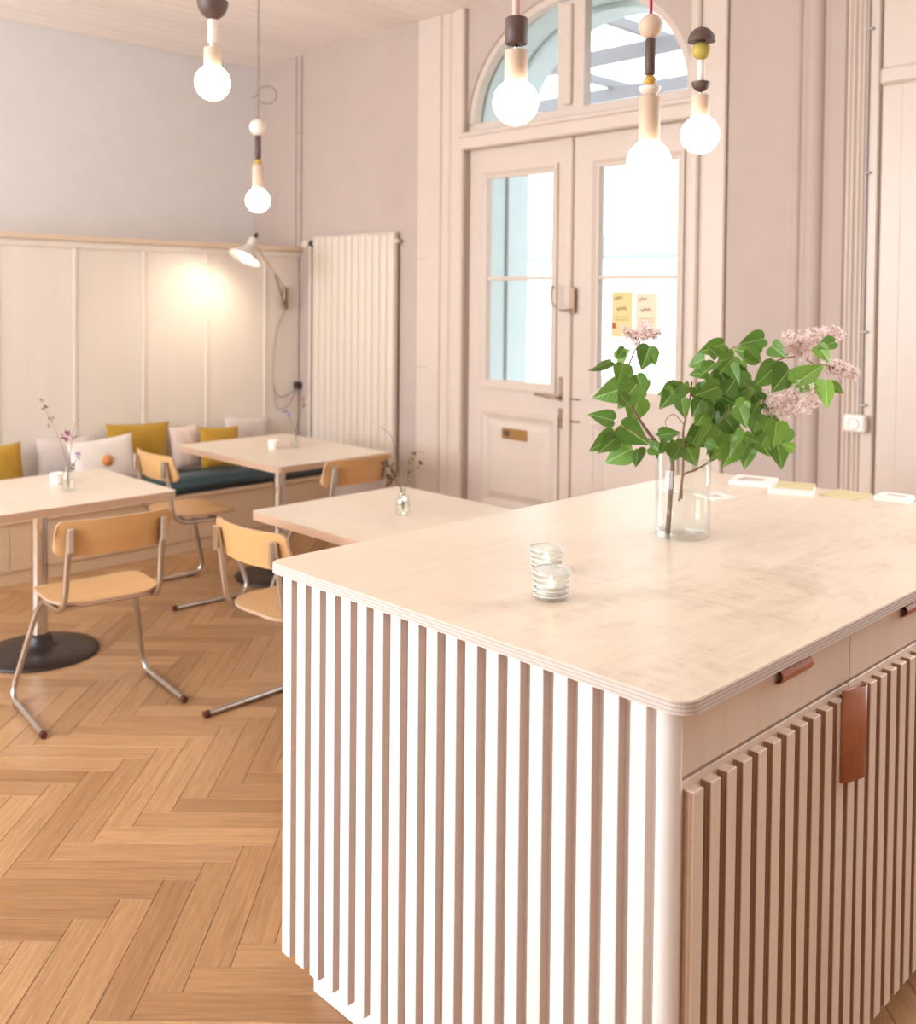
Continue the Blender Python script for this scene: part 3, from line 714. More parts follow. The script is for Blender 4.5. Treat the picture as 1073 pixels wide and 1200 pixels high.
for i in range(19): inst('slat', slm, Vector((KX0+.0155+i*SP, KY0+.010, .082))-ct.location, ct)
# rounded corner post
r = .026; poly = [(KX1-.030, KY0+.026), (KX1-.030, KY0)]+[(KX1-r+r*math.sin(math.radians(a)), KY0+r-r*math.cos(math.radians(a))) for a in range(0, 91, 9)]
MB().prism(poly, .082, KT, smooth=True).build('corner_post', 'slat', ct)
# worktop
wt = MB().prism(rrect(-1.932, KY0-.013, -.815, 3.10, .035, 8), KT, KT+.0205, 0, 1).prism(rrect(-1.930, KY0-.011, -.817, 3.098, .033, 8), KT+.0205, KT+.022, 0, 1)
wt.build('worktop', ['worktop', 'ply_edge'], ct, org=(-1.37, 2.19, KT))
# drawers and slatted doors on the right-hand side
DY = [1.317, 1.904, 2.490, 3.076]
dsl = side_faces(MB().box((-.010, -.0145, .115), (.010, .0145, .822), bev=.0012), 1).mesh('slat', ['edge_birch', 'slat_side_y'])
for i in range(3):
    ya, yb_ = DY[i]+.0015, DY[i+1]-.0015
    dr = MB().box((KX1-.020, ya, .841), (KX1, yb_, KT-.004), bev=.001).build('drawer', 'edge_birch', ct)
    yc = (ya+yb_)/2+(.048 if i == 0 else 0); hw = .055
    # leather pull folded out under the worktop; flat dark sheet paints the opening's shade
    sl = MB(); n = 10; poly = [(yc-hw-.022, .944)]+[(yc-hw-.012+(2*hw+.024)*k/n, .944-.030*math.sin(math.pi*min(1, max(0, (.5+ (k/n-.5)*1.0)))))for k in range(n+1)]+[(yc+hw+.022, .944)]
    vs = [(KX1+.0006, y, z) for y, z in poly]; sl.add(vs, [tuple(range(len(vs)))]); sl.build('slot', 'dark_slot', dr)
    tb = MB(); pr = [(KX1+.001+.017*math.sin(math.radians(a)), .926+.0145*math.cos(math.radians(a))) for a in range(0, 200, 20)]
    for (xa, za), (xb, zb) in zip(pr[:-1], pr[1:]):
        def thick(x, z): dx, dz = x-KX1-.001, z-.926; l = math.hypot(dx, dz) or 1; return (x-dx/l*.003, z-dz/l*.003)
        ia, ib = thick(xa, za), thick(xb, zb); y0_, y1_ = yc-hw, yc+hw
        vs = [(xa, y0_, za), (xb, y0_, zb), (xb, y1_, zb), (xa, y1_, za), (ia[0], y0_, ia[1]), (ib[0], y0_, ib[1]), (ib[0], y1_, ib[1]), (ia[0], y1_, ia[1])]
        tb.add(vs, [(0, 1, 2, 3), (7, 6, 5, 4), (0, 4, 5, 1), (3, 2, 6, 7)], 0, False)
    tb.build('leather_pull', 'leather', dr)
    do = MB().box((KX1-.020, ya, .105), (KX1-.002, yb_, .833), bev=.001).build('cabinet_door', 'edge_birch', ct)
    ns = 11; pit = .0495
    y0_ = ya+.0255 if i == 0 else ya+.022
    k0 = 0
    yy = y0_ if i else ya+.0185
    while yy < yb_-.016:
        inst('slat', dsl, Vector((KX1+.008, yy, 0))-wloc(do), do); yy += pit
    if i == 0 or i == 2:
        # folded leather strap handle
        hy_ = (yb_-.035) if i == 0 else ya+.035; lh = MB(); z0_, z1_ = .668, .844
        prof = bez([(KX1+.0195, hy_-.040), (KX1+.026, hy_-.036), (KX1+.036, hy_-.01), (KX1+.042, hy_+.018), (KX1+.036, hy_+.032), (KX1+.029, hy_+.026), (KX1+.0245, hy_+.005), (KX1+.0225, hy_-.02), (KX1+.0225, hy_-.036)], 5)
        pts = [(p[0], p[1]) for p in [Vector((a, b, 0)) for a, b in []]] if False else prof
        for a_, b_ in zip(prof[:-1], prof[1:]):
            pass
        P2 = [Vector((p.x, p.y, 0)) for p in prof]; inn = []
        for q in range(len(P2)):
            tt = (P2[min(q+1, len(P2)-1)]-P2[max(q-1, 0)]).normalized(); inn.append(P2[q]+Vector((-tt.y, tt.x, 0))*.003)
        nq = len(P2); vs = [(p.x, p.y, z0_) for p in P2]+[(p.x, p.y, z1_-.0) for p in P2]+[(p.x, p.y, z0_) for p in inn]+[(p.x, p.y, z1_) for p in inn]
        fs = []
        for q in range(nq-1): fs += [(q, q+1, nq+q+1, nq+q), (2*nq+q+1, 2*nq+q, 3*nq+q, 3*nq+q+1), (nq+q, nq+q+1, 3*nq+q+1, 3*nq+q), (q+1, q, 2*nq+q, 2*nq+q+1)]
        lh.add(vs, fs, 0, True); lh.build('strap_handle', 'leather', do)

# ------------------------------------------------------------------ tables
def make_table(loc, lx, ly, label, base):
    t = empty('cafe_table', (loc[0], loc[1], 0)); tag(t, label, 'table', 'birch cafe tables'); T = .72
    m = MB().prism(rrect(loc[0]-lx/2, loc[1]-ly/2, loc[0]+lx/2, loc[1]+ly/2, .03, 5), T-.032, T, 0, 1); m.build('tabletop', ['tabletop', 'ply_edge_t'], t)
    bx, by_ = base
    MB().lathe([(.034, .08), (.034, T-.04)], (bx, by_, 0), 24).build('pole', 'chrome', t)
    MB().box((bx-.17, by_-.17, T-.042), (bx+.17, by_+.17, T-.032), bev=.002).build('mounting_plate', 'black', t)
    b = MB().lathe([(.245, 0), (.248, .008), (.24, .015), (.15, .028), (.09, .034)], (bx, by_, 0), 40).build('base', 'black', t)
    MB().lathe([(.085, .033), (.055, .045), (.05, .075), (.043, .085), (.034, .09)], (bx, by_, 0), 24).build('hub', 'black', b)
make_table((-4.40, 1.685), .77, 1.02, 'square-edged birch table at the left edge with a flower bottle', (-4.42, 1.75))
make_table((-4.74, 3.235), 1.03, .75, 'far birch table in front of the teal bench cushion', (-4.74, 3.22))
make_table((-2.93, 2.60), 1.03, .80, 'birch table half hidden behind the counter', (-2.93, 2.62))

# ------------------------------------------------------------------ chairs
def make_chair(label):
    t = empty('chair', (0, 0, 0)); tag(t, label, 'chair', 'plywood and tube chairs')
    # seat: dished plywood shell
    def shell(w, d, cy, z, r, th, dish):
        n = 10; poly = rrect(-w/2, cy-d/2, w/2, cy+d/2, r, 5); m = MB(); ring = []
        cs = [1, .82, .55, .28]; vs = []; k = len(poly)
        def zz(x, y): 
            u, v = x/(w/2), (y-cy)/(d/2)
            return z+dish*(u*u*.7+max(0, -v)**2*.6)-max(0, v-.55)**2*.06
        for s_ in (0, -th):
            for c in cs:
                for x, y in poly: X, Y = x*c, cy+(y-cy)*c; vs.append((X, Y, zz(X, Y)+s_))
            vs.append((0, cy, zz(0, cy)+s_))
        nc = len(cs); o2 = nc*k+1; fs = []
        for c in range(nc-1):
            for i in range(k):
                a, b = c*k+i, c*k+(i+1) % k; e, f = a+k, b+k; fs.append((a, b, f, e)); fs.append((o2+b, o2+a, o2+e, o2+f))
        for i in range(k): fs.append(((nc-1)*k+i, (nc-1)*k+(i+1) % k, nc*k)); fs.append((o2+(nc-1)*k+(i+1) % k, o2+(nc-1)*k+i, o2+nc*k))
        m.add(vs, fs, 0, True); m.add(vs, [(o2+i, o2+(i+1) % k, (i+1) % k, i) for i in range(k)], 1); return m
    shell(.41, .385, .01, .445, .12, .011, .012).build('seat', ['oak_chair', 'ply_edge_t'], t, True)
    # curved backrest
    m = MB(); nx, nz = 26, 5; w, h = .43, .135; vs = []; z0 = .632
    for s_ in (0, 1):
        for i in range(nx+1):
            for j in range(nz+1):
                u, v = math.copysign(1-(1-abs(2*i/nx-1))**1.8, 2*i/nx-1), j/nz; x = u*w/2
                zlo, zhi = 0, h
                cr = max(0, abs(u)-.86)/.14; ins = .032*(1-math.sqrt(max(0, 1-cr*cr))); z = z0+ins+(h-2*ins)*v
                y = -.232+.045*u*u-.03*(v-.5)
                vs.append((x, y+(.010 if s_ else 0), z))
    k = (nx+1)*(nz+1); fs = []; ed = []
    for i in range(nx):
        for j in range(nz):
            a = i*(nz+1)+j; fs.append((a, a+nz+1, a+nz+2, a+1)); fs.append((k+a, k+a+1, k+a+nz+2, k+a+nz+1))
    for i in range(nx):
        a = i*(nz+1); ed.append((a, k+a, k+a+nz+1, a+nz+1)); b = a+nz; ed.append((b, b+nz+1, k+b+nz+1, k+b))
    for j in range(nz): ed.append((j, j+1, k+j+1, k+j)); a = nx*(nz+1)+j; ed.append((a, k+a, k+a+1, a+1))
    m.add(vs, fs, 0, True); m.add(vs, ed, 1); m.build('backrest', ['oak_chair', 'ply_edge_t'], t, True)
    for s in (-1, 1):
        pts = fillet([(s*.172, -.222, .735), (s*.174, -.205, .63), (s*.178, -.175, .418), (s*.182, .10, .414), (s*.262, .215, .014), (s*.262, -.205, .013)], .085, 7)
        pts[0] = Vector(pts[0])
        f = MB().tube(pts, .0115, 10).build('side_frame', 'steel', t, True)
        g = MB().box((s*.172-.011, -.222-.0165, .652), (s*.172+.011, -.222-.0045, .742), bev=.003).build('backrest_tab', 'steel', f, True); g.location = Vector(g.location)-Vector(f.location)
        c = MB().tube([(s*.262, -.20, .013), (s*.262, -.222, .013)], .0125, 10).build('end_cap', 'rubber', f, True); c.location = Vector(c.location)-Vector(f.location)
        c = MB().box((s*.262-.008, .11, 0), (s*.262+.008, .15, .008)).build('glide', 'rubber', f, True); c.location = Vector(c.location)-Vector(f.location)
    m = MB()
    m.tube([(-.18, -.10, .418), (.18, -.10, .418)], .009, 8); m.build('cross_bar', 'steel', t, True)
    m = MB(); m.tube([(-.185, .06, .417), (.185, .06, .417)], .009, 8); m.build('cross_bar', 'steel', t, True)
    return t
ch = make_chair('plywood chair nearest the camera with its back to us at the left table')
ch.location = (-3.735, 1.70, 0); ch.rotation_euler = (0, 0, math.radians(90-6))
for loc, rz, lb in (((-4.81, 2.70, 0), -3, 'plywood chair between the left table and the far table'),
                    ((-3.06, 2.15, 0), 2, 'plywood chair half hidden by the counter corner'),
                    ((-4.19, 3.19, 0), 90, 'plywood chair pushed in at the right end of the far table')):
    c = copy_tree(ch); c.location = loc; c.rotation_euler = (0, 0, math.radians(rz)); c['label'] = lb

# ------------------------------------------------------------------ pendant lamps
def bulb_prof(r, neck):
    """globe bulb from neck (top, z=0) down"""
    out = [(neck, 0), (neck, -r*.06)]
    a0 = math.asin(min(.95, neck*1.25/r))
    for k in range(15):
        a = a0+(math.pi-a0)*k/14; out.append((max(1e-6, r*math.sin(a)), -r*.12-r*math.cos(a0)+r*math.cos(a)))
    return [(q, z) for q, z in out]
def pendant(px, ybulb, dep, cordmat, cordr, parts, bulb_px, label, loop=False):
    """parts are listed from the bulb upward: (name, material, kind, width px, height px)"""
    s = dep/FPX; c = at_depth(px, ybulb, dep); r = bulb_px/2*s; x, y = c.x, c.y
    e = empty('pendant_lamp', (x, y, ZC)); tag(e, label, 'lamp', 'wooden bead pendant lamps')
    nk = r*.5; bp_ = bulb_prof(r, nk); zc = c.z; ztop = zc+r*.12+r*math.cos(math.asin(min(.95, nk*1.25/r)))
    MB().lathe(bp_[::-1], (x, y, ztop), 28).build('bulb', 'bulb', e)
    z = ztop
    for nm, mat, kind, w, h in parts:
        R, Hh = w/2*s, h*s; m = MB()
        if kind == 'cyl': b = min(.002, R*.2); m.lathe([(R-b, 0), (R, b), (R, Hh-b), (R-b, Hh)], (x, y, z), 28)
        elif kind == 'ball': m.lathe([(max(.003, R*math.sin(math.pi*k/14)), Hh/2-Hh/2*math.cos(math.pi*k/14)) for k in range(15)], (x, y, z), 28)
        elif kind == 'bowl': m.lathe([(max(.003, R*math.sin(math.pi/2*k/8)), Hh-Hh*math.cos(math.pi/2*k/8)) for k in range(9)], (x, y, z), 28)
        elif kind == 'dome': m.lathe([(max(.003, R*math.cos(math.pi/2*k/8)), Hh*math.sin(math.pi/2*k/8)) for k in range(9)], (x, y, z), 28)
        m.build(nm, mat, e); z += Hh
    if loop:
        zl = at_depth(px, 112, dep).z; R = .045
        pts = [(x, y, z)]+[(x, y, zl-.05)]
        m = MB(); m.tube([(x, y, z), (x, y, ZC)], cordr, 8)
        ring = [Vector((x, y, zl))+CR*(.045-.05*math.cos(2*math.pi*k/20)+.0)+Vector((0, 0, .045*math.sin(2*math.pi*k/20))) for k in range(21)]
        m.tube([Vector((x, y, zl-.015))-CR*.03]+ring[:-1]+[Vector((x, y, zl))], cordr, 8)
        m.build('cord', cordmat, e)
    else: MB().tube([(x, y, z-.001), (x, y, ZC)], cordr, 8).build('cord', cordmat, e)
    MB().lathe([(.05, -.025), (.05, 0)], (x, y, ZC), 20).build('ceiling_rose', 'whitewood', e)
pendant(249, 97, 3.55, 'cord_grey', .004, [('socket', 'rawwood', 'cyl', 20, 22), ('spacer', 'whitewood', 'cyl', 6, 5), ('tube', 'whitewood', 'cyl', 11, 28), ('bowl', 'walnut', 'bowl', 36, 21)], 41, 'pendant lamp with a dark wooden bowl above a white tube')
pendant(302, 235, 5.2, 'cord_grey', .004, [('collar', 'whitewood', 'cyl', 14, 4), ('socket', 'rawwood', 'cyl', 13, 25), ('bead', 'mustard_wood', 'ball', 9, 7), ('rod', 'walnut', 'cyl', 7, 27), ('ball', 'whitewood', 'ball', 20, 19)], 28, 'small far pendant lamp with a looped cord and white ball', True)
pendant(604, 120, 2.06, 'cord_pink', .009, [('socket', 'rawwood', 'cyl', 27, 36), ('spacer', 'chrome', 'cyl', 6, 7), ('cylinder', 'walnut', 'cyl', 26, 31)], 54, 'pendant lamp with a black cylinder above a wooden socket')
pendant(760, 190, 2.2, 'cord_red', .0035, [('socket', 'rawwood', 'cyl', 25, 53), ('bowl', 'whitewood', 'bowl', 26, 11), ('bead', 'mustard_wood', 'ball', 15, 14), ('rod', 'walnut', 'cyl', 12, 42), ('ball', 'rawwood', 'ball', 29, 29)], 52, 'pendant lamp on a red cord with a large wooden ball')
pendant(820, 158, 2.47, 'cord_grey', .002, [('socket', 'rawwood', 'cyl', 22, 26), ('spacer', 'chrome', 'cyl', 6, 4), ('bowl', 'walnut', 'bowl', 22, 11), ('rod', 'whitewood', 'cyl', 9, 26), ('bead', 'olive_wood', 'ball', 22, 21), ('dome', 'walnut', 'dome', 32, 17)], 45, 'pendant lamp with an olive bead under a dark dome')

# ------------------------------------------------------------------ swing-arm wall lamp
wl = empty('wall_lamp', (XW, 4.07, 1.5)); tag(wl, 'swing-arm wall lamp with a grey metal shade over the bench', 'lamp')
B1 = Vector((XW+.02, 4.06, 1.635)); B0 = Vector((XW+.02, 4.06, 1.505))
SC = Vector((-5.60, 3.53, 1.83)); ax = Vector((.02, .484, .876)).normalized()
MB().box((XW, 4.045, 1.49), (XW+.025, 4.078, 1.65), bev=.003).build('wall_bracket', 'nickel', wl)
top = SC+ax*.12
MB().tube([B1, top], .007, 8).build('arm', 'rail', wl)
mid = B1+(top-B1)*.35+Vector((0, 0, -.0))
MB().tube([B0, B0+(mid-B0)*.98], .006, 8).build('brace', 'nickel', wl)
MB().tube([B0+Vector((.01, 0, .0)), B0+Vector((.05, -.06, .06))], .006, 8).build('spring', 'nickel', wl)
sh = MB().lathe([(.022, .10), (.03, .085), (.045, .06), (.11, 0), (.113, -.006), (.109, -.004), (.042, .055), (.02, .08)], SC, 32, ax=ax).build('shade', 'shade', wl)
MB().lathe([(.028, .075), (.03, .13), (.024, .145), (.001, .15)], SC, 20, ax=ax).build('lamp_holder', 'shade', wl)
MB().lathe([(.012, .145), (.015, .17), (.006, .185), (.001, .19)], SC, 12, ax=ax).build('switch_knob', 'black', wl)
MB().sphere(SC+ax*.012, .036, 18, 12).build('bulb', 'lampglow', wl)
cb_ = [B0+Vector((0, 0, 0)), Vector((XW+.02, 3.98, 1.3)), Vector((XW+.02, 3.96, 1.0)), Vector((XW+.03, 4.0, .88)), Vector((XW+.035, 4.10, .90)), Vector((XW+.03, 4.165, .955))]
MB().tube(bez(cb_, 6), .0035, 6).build('cable', 'cord_grey', wl)
MB().tube(bez([Vector((XW+.02, 3.96, .97)), Vector((XW+.03, 3.99, .80)), Vector((XW+.04, 4.08, .82)), Vector((XW+.03, 4.16, .95))], 6), .0035, 6).build('cable', 'cord_grey', wl)
MB().box((XW+.0, 4.14, .925), (XW+.04, 4.19, .975), bev=.008).build('plug', 'black', wl)
lp = bpy.data.lights.new('wall_lamp_bulb', 'SPOT'); lp.energy = 13; lp.color = (1, .84, .62); lp.shadow_soft_size = .04; lp.spot_size = math.radians(140); lp.spot_blend = .9
lo = bpy.data.objects.new('wall_lamp_bulb', lp); COL.objects.link(lo); lo.parent = wl; lo.location = SC-ax*.03-Vector(wl.location)
lo.rotation_euler = (-Vector((0, 0, 0))+Vector((-.46, -.34, -.86))).to_track_quat('-Z', 'Y').to_euler()

# ------------------------------------------------------------------ candle glasses, bottles with flowers
ZT = KT+.022
def tealight(p, r, h, label, ribs=True, glass='glass'):
    e = empty('tealight', p); tag(e, label, 'candle', 'tealights in glasses')
    pr = [(r*.8, .0006)]; n = 5
    for i in range(n*4+1): t = i/(n*4); pr.append((r*(.86+.12*t)+(.0022*math.sin(t*n*2*math.pi) if ribs else 0), .004+(h-.004)*t))
    pr += [(r*.90, h), (r*.80, .008), (.001, .006)]
    MB().lathe(pr, (0, 0, 0), 24).build('glass', glass, e, True)
    if ribs:
        for i in range(5):
            t = (i+.6)/5; q = r*(.86+.12*t)+.0012; z = .004+(h-.004)*t
            MB().lathe([(q+.0014*math.cos(a*math.pi/4), z+.0022*math.sin(a*math.pi/4)) for a in range(9)], (0, 0, 0), 28).build('rib', 'ribglass', e, True)
    MB().lathe([(.001, .0085), (r*.74, .0085), (r*.74, h*.40), (.001, h*.40)], (0, 0, 0), 20).build('candle', 'wax', e, True)
    MB().lathe([(.001, 0), (.0055, .004), (.0045, .011), (.0005, .020)], (0, 0, h*.40+.001), 10).build('flame', 'flame', e, True)
    return e
p = at(645, 701, 2, ZT); tealight((p.x, p.y, ZT), .0395, .062, 'nearer ribbed tealight glass on the counter')
p = at(640, 670, 2, ZT); tealight((p.x, p.y, ZT), .0365, .058, 'farther ribbed tealight glass on the counter')
p = at(320, 526, 2, .72); tealight((p.x, p.y, .72), .03, .05, 'small white tealight on the far table', False, 'wax')
p = at(66, 567, 2, .72); tealight((p.x, p.y, .72), .03, .05, 'small tealight behind the flower bottle on the left table', False, 'wax')
p = at(473, 592, 2, .72); tealight((p.x, p.y, .72), .025, .045, 'small tealight behind the bottle on the table by the counter', False, 'glass')
def bottle(p, r, h, label):
    e = empty('bottle_vase', p); tag(e, label, 'vase', 'bottle vases with flowers')
    pr = [(r*.9, .0006), (r, .006), (r, h*.45), (r*.85, h*.6), (r*.45, h*.8), (r*.4, h*.95), (r*.48, h), (r*.36, h), (r*.32, h*.93), (r*.37, h*.8), (r*.76, h*.6), (r*.9, h*.45), (r*.9, .012), (.001, .01)]
    MB().lathe(pr, (0, 0, 0), 20).build('bottle', 'glass', e, True)
    MB().lathe([(.001, .0105), (r*.88, .0125), (r*.88, h*.42), (.001, h*.42)], (0, 0, 0), 20).build('water', 'water', e, True)
    return e
def sprig(p, dep, path, mat, blooms, label, rad=.002, leaves=()):
    """a flower stem given by pixels at the depth of its bottle"""
    e = empty('flower_sprig', p); tag(e, label, 'flower', 'wild flowers in bottles')
    pts = [Vector(p)+Vector((0, 0, .014))]+[at_depth(x, y, dep+random.uniform(-.02, .02)) for x, y in path]
    pts = bez(pts, 5); MB().tube(pts, [rad*(1-.5*i/len(pts)) for i in range(len(pts))], 6).build('stem', mat, e)
    for x, y, r, mt in blooms:
        c = at_depth(x, y, dep+random.uniform(-.03, .02)); m = MB()
        for i in range(9):
            d = Vector((random.gauss(0, 1), random.gauss(0, 1), random.gauss(0, 1))).normalized(); u = d.cross(Vector((.3, .5, .8))).normalized(); w = d.cross(u)
            a = c+d*r*.15; b = c+d*r; m.add([a, (a+b)/2+u*r*.35, b, (a+b)/2-u*r*.35], [(0, 1, 2, 3)])
        m.build('bloom', mt, e)
    for x, y, x2, y2, w in leaves:
        a, b = at_depth(x, y, dep), at_depth(x2, y2, dep-.02); n = (b-a).cross(CF).normalized()*w; q = (a+b)/2
        MB().add([a, q+n+CF*.004, b, q-n+CF*.004], [(0, 1, 2, 3)]).build('leaf', mat, e)
p = at(80, 575, 2, .72); dp = proj(p)[2]; bt = Vector((p.x, p.y, .72)); bottle(bt, .028, .125, 'glass bottle vase on the left table')
sprig(bt, dp, [(80, 556), (82, 535), (85, 510), (88, 495)], 'drygreen', [(77, 511, .03, 'magenta'), (87, 513, .014, 'drybrown')], 'sprig with a magenta bloom in the left table bottle')
sprig(bt, dp, [(79, 552), (86, 545), (91, 535)], 'drybrown', [(91, 534, .022, 'violet'), (86, 547, .02, 'drybrown')], 'sprig with a violet bloom in the left table bottle')
sprig(bt, dp, [(79, 550), (73, 525), (63, 500), (52, 478)], 'drygreen', [(52, 478, .02, 'drygreen'), (60, 490, .016, 'drygreen'), (57, 500, .014, 'drygreen'), (48, 470, .014, 'drygreen')], 'thin grass sprig rising left from the left table bottle', .0012)
p = at(347, 524, 2, .72); dp = proj(p)[2]; bt = Vector((p.x, p.y, .72)); bottle(bt, .026, .075, 'small glass bottle vase on the far table')
sprig(bt, dp, [(347, 505), (350, 490), (355, 470)], 'drygreen', [(356, 467, .02, 'rose'), (357, 475, .016, 'rose')], 'sprig with a rose bloom in the far table bottle')
sprig(bt, dp, [(346, 505), (342, 495), (336, 484)], 'drygreen', [(334, 482, .02, 'violet'), (338, 487, .018, 'violet')], 'sprig with a violet bloom in the far table bottle')
sprig(bt, dp, [(348, 505), (356, 470), (368, 445), (380, 434)], 'drygreen', [], 'bare curved grass blade in the far table bottle', .001)
p = at(472, 603, 2, .72); dp = proj(p)[2]; bt = Vector((p.x, p.y, .72)); bottle(bt, .03, .11, 'glass bottle vase on the table by the counter')
sprig(bt, dp, [(474, 575), (478, 555), (480, 535)], 'drygreen', [(483, 533, .02, 'drybrown'), (491, 545, .022, 'drybrown'), (480, 552, .018, 'drygreen'), (481, 540, .02, 'drygreen')], 'budding sprig in the bottle by the counter', .0022, [(476, 560, 488, 567, .012)])
sprig(bt, dp, [(470, 575), (463, 562), (458, 545)], 'drybrown', [(458, 556, .03, 'drybrown'), (456, 545, .03, 'drybrown'), (463, 561, .022, 'drybrown')], 'dark dried sprig in the bottle by the counter', .0022, [(462, 560, 450, 572, .01), (458, 548, 444, 541, .012)])
sprig(bt, dp, [(471, 575), (466, 545), (460, 515), (449, 502), (445, 500)], 'drygreen', [], 'bare bent stalk in the bottle by the counter', .0016)

# ------------------------------------------------------------------ printed matter on the counter end
def sheet(corners, h, mat, label, cat='leaflet', z=ZT, extra=None):
    P = [at(x, y, 2, z) for x, y in corners]
    a = Vector(((P[0].x+P[3].x)/2, (P[0].y+P[3].y)/2)); b = Vector(((P[1].x+P[2].x)/2, (P[1].y+P[2].y)/2)); u = (b-a).normalized(); v = Vector((-u.y, u.x))
    c = (a+b)/2; l = (b-a).length; w = max(.05, abs(((P[3]-P[0]).xy).dot(v)))
    m = MB(); q = [c+u*sx*l/2+v*sy*w/2 for sx, sy in ((-1, -1), (1, -1), (1, 1), (-1, 1))]
    m.prism([(t.x, t.y) for t in q], z, z+h); o = m.build('leaflet' if cat != 'book' else 'booklet', mat); tag(o, label, cat, 'printed matter on the counter')
    if extra:
        for (f0, f1, g0, g1, mt) in extra:
            e = [c+u*(s-.5)*l+v*(t-.5)*w for s, t in ((f0, g0), (f1, g0), (f1, g1), (f0, g1))]
            MB().prism([(t.x, t.y) for t in e], z+h, z+h+.0006).build('print', mt, o)
    return o
sheet([(852, 567), (900, 572), (914, 564), (866, 560)], .012, 'paper', 'white booklet with grey print at the far counter end', 'book', extra=[(.25, .75, .3, .7, 'paper_grey'), (.15, .3, .2, .5, 'paper_grey')])
sheet([(893, 578), (945, 582), (962, 573), (910, 569)], .014, 'paper', 'thick white booklet under an olive card', 'book')
sheet([(905, 571), (950, 575), (958, 568), (915, 565)], .004, 'paper_olive', 'olive card lying on the white booklet', 'card', ZT+.0145)
sheet([(959, 580), (1000, 587), (1024, 580), (982, 574)], .003, 'paper_olive', 'olive card lying flat on the counter end', 'card')
sheet([(1025, 586), (1062, 591), (1071, 586), (1034, 581)], .014, 'paper', 'small white box at the right end of the cards', 'box', extra=[(.25, .85, .4, .7, 'paper_grey')])
sheet([(826, 588), (853, 585), (851, 577), (824, 579)], .004, 'paper', 'white leaflet behind the lilac vase', 'leaflet', extra=[(.3, .6, .3, .6, 'paper_grey')])

# ------------------------------------------------------------------ vase with lilac
vc = at(799, 627.5, 2, ZT); VD = proj(vc)[2]; VR, VH = .0700, .205
va = empty('glass_vase', (vc.x, vc.y, ZT)); tag(va, 'clear cylindrical glass vase with water holding the lilac', 'vase')
MB().lathe([(VR-.004, .0006), (VR, .004), (VR, VH-.002), (VR-.002, VH), (VR-.004, VH-.002), (VR-.004, .022), (VR-.012, .016), (.001, .015)], (0, 0, 0), 48).build('glass_wall', 'glass', va, True)
MB().lathe([(.001, .0165), (VR-.013, .0175), (VR-.0052, .024), (VR-.0052, .112), (.001, .112)], (0, 0, 0), 48).build('water', 'water', va, True)

def zp(zx, zy): return (640+zx/2.478, 300+zy/2.478)
def leaf_mesh(seed):
    """heart-shaped folded leaf, length 1 along +y, front +z"""
    rnd = random.Random(seed); prof = [(0, 0), (.16, -.07), (.32, -.03), (.42, .10), (.44, .26), (.39, .42), (.30, .58), (.19, .74), (.09, .88), (0, 1.02)]
    cur, fold = rnd.uniform(-.22, .02), rnd.uniform(.18, .5); vs = []; fs = []; n = len(prof)
    def z(x, y): return cur*y*y+fold*abs(x)*.8-.35*x*x+.02*math.sin(7*y+seed)*abs(x)*3
    for s in (-1, 1):
        o = len(vs)
        for i, (x, y) in enumerate(prof):
            yc = max(0, y)
            for t in (0, .5, 1): X, Y = s*x*t, yc*(1-t)+y*t; vs.append((X, Y, z(X, Y)))
        for i in range(n-1):
            for t in range(2):
                a = o+i*3+t; q = (a, a+1, a+4, a+3); fs.append(q if s > 0 else q[::-1])
    return MB().add(vs, fs, 0, True).mesh('leaf', 'leaf')
LM = [leaf_mesh(i) for i in range(6)]
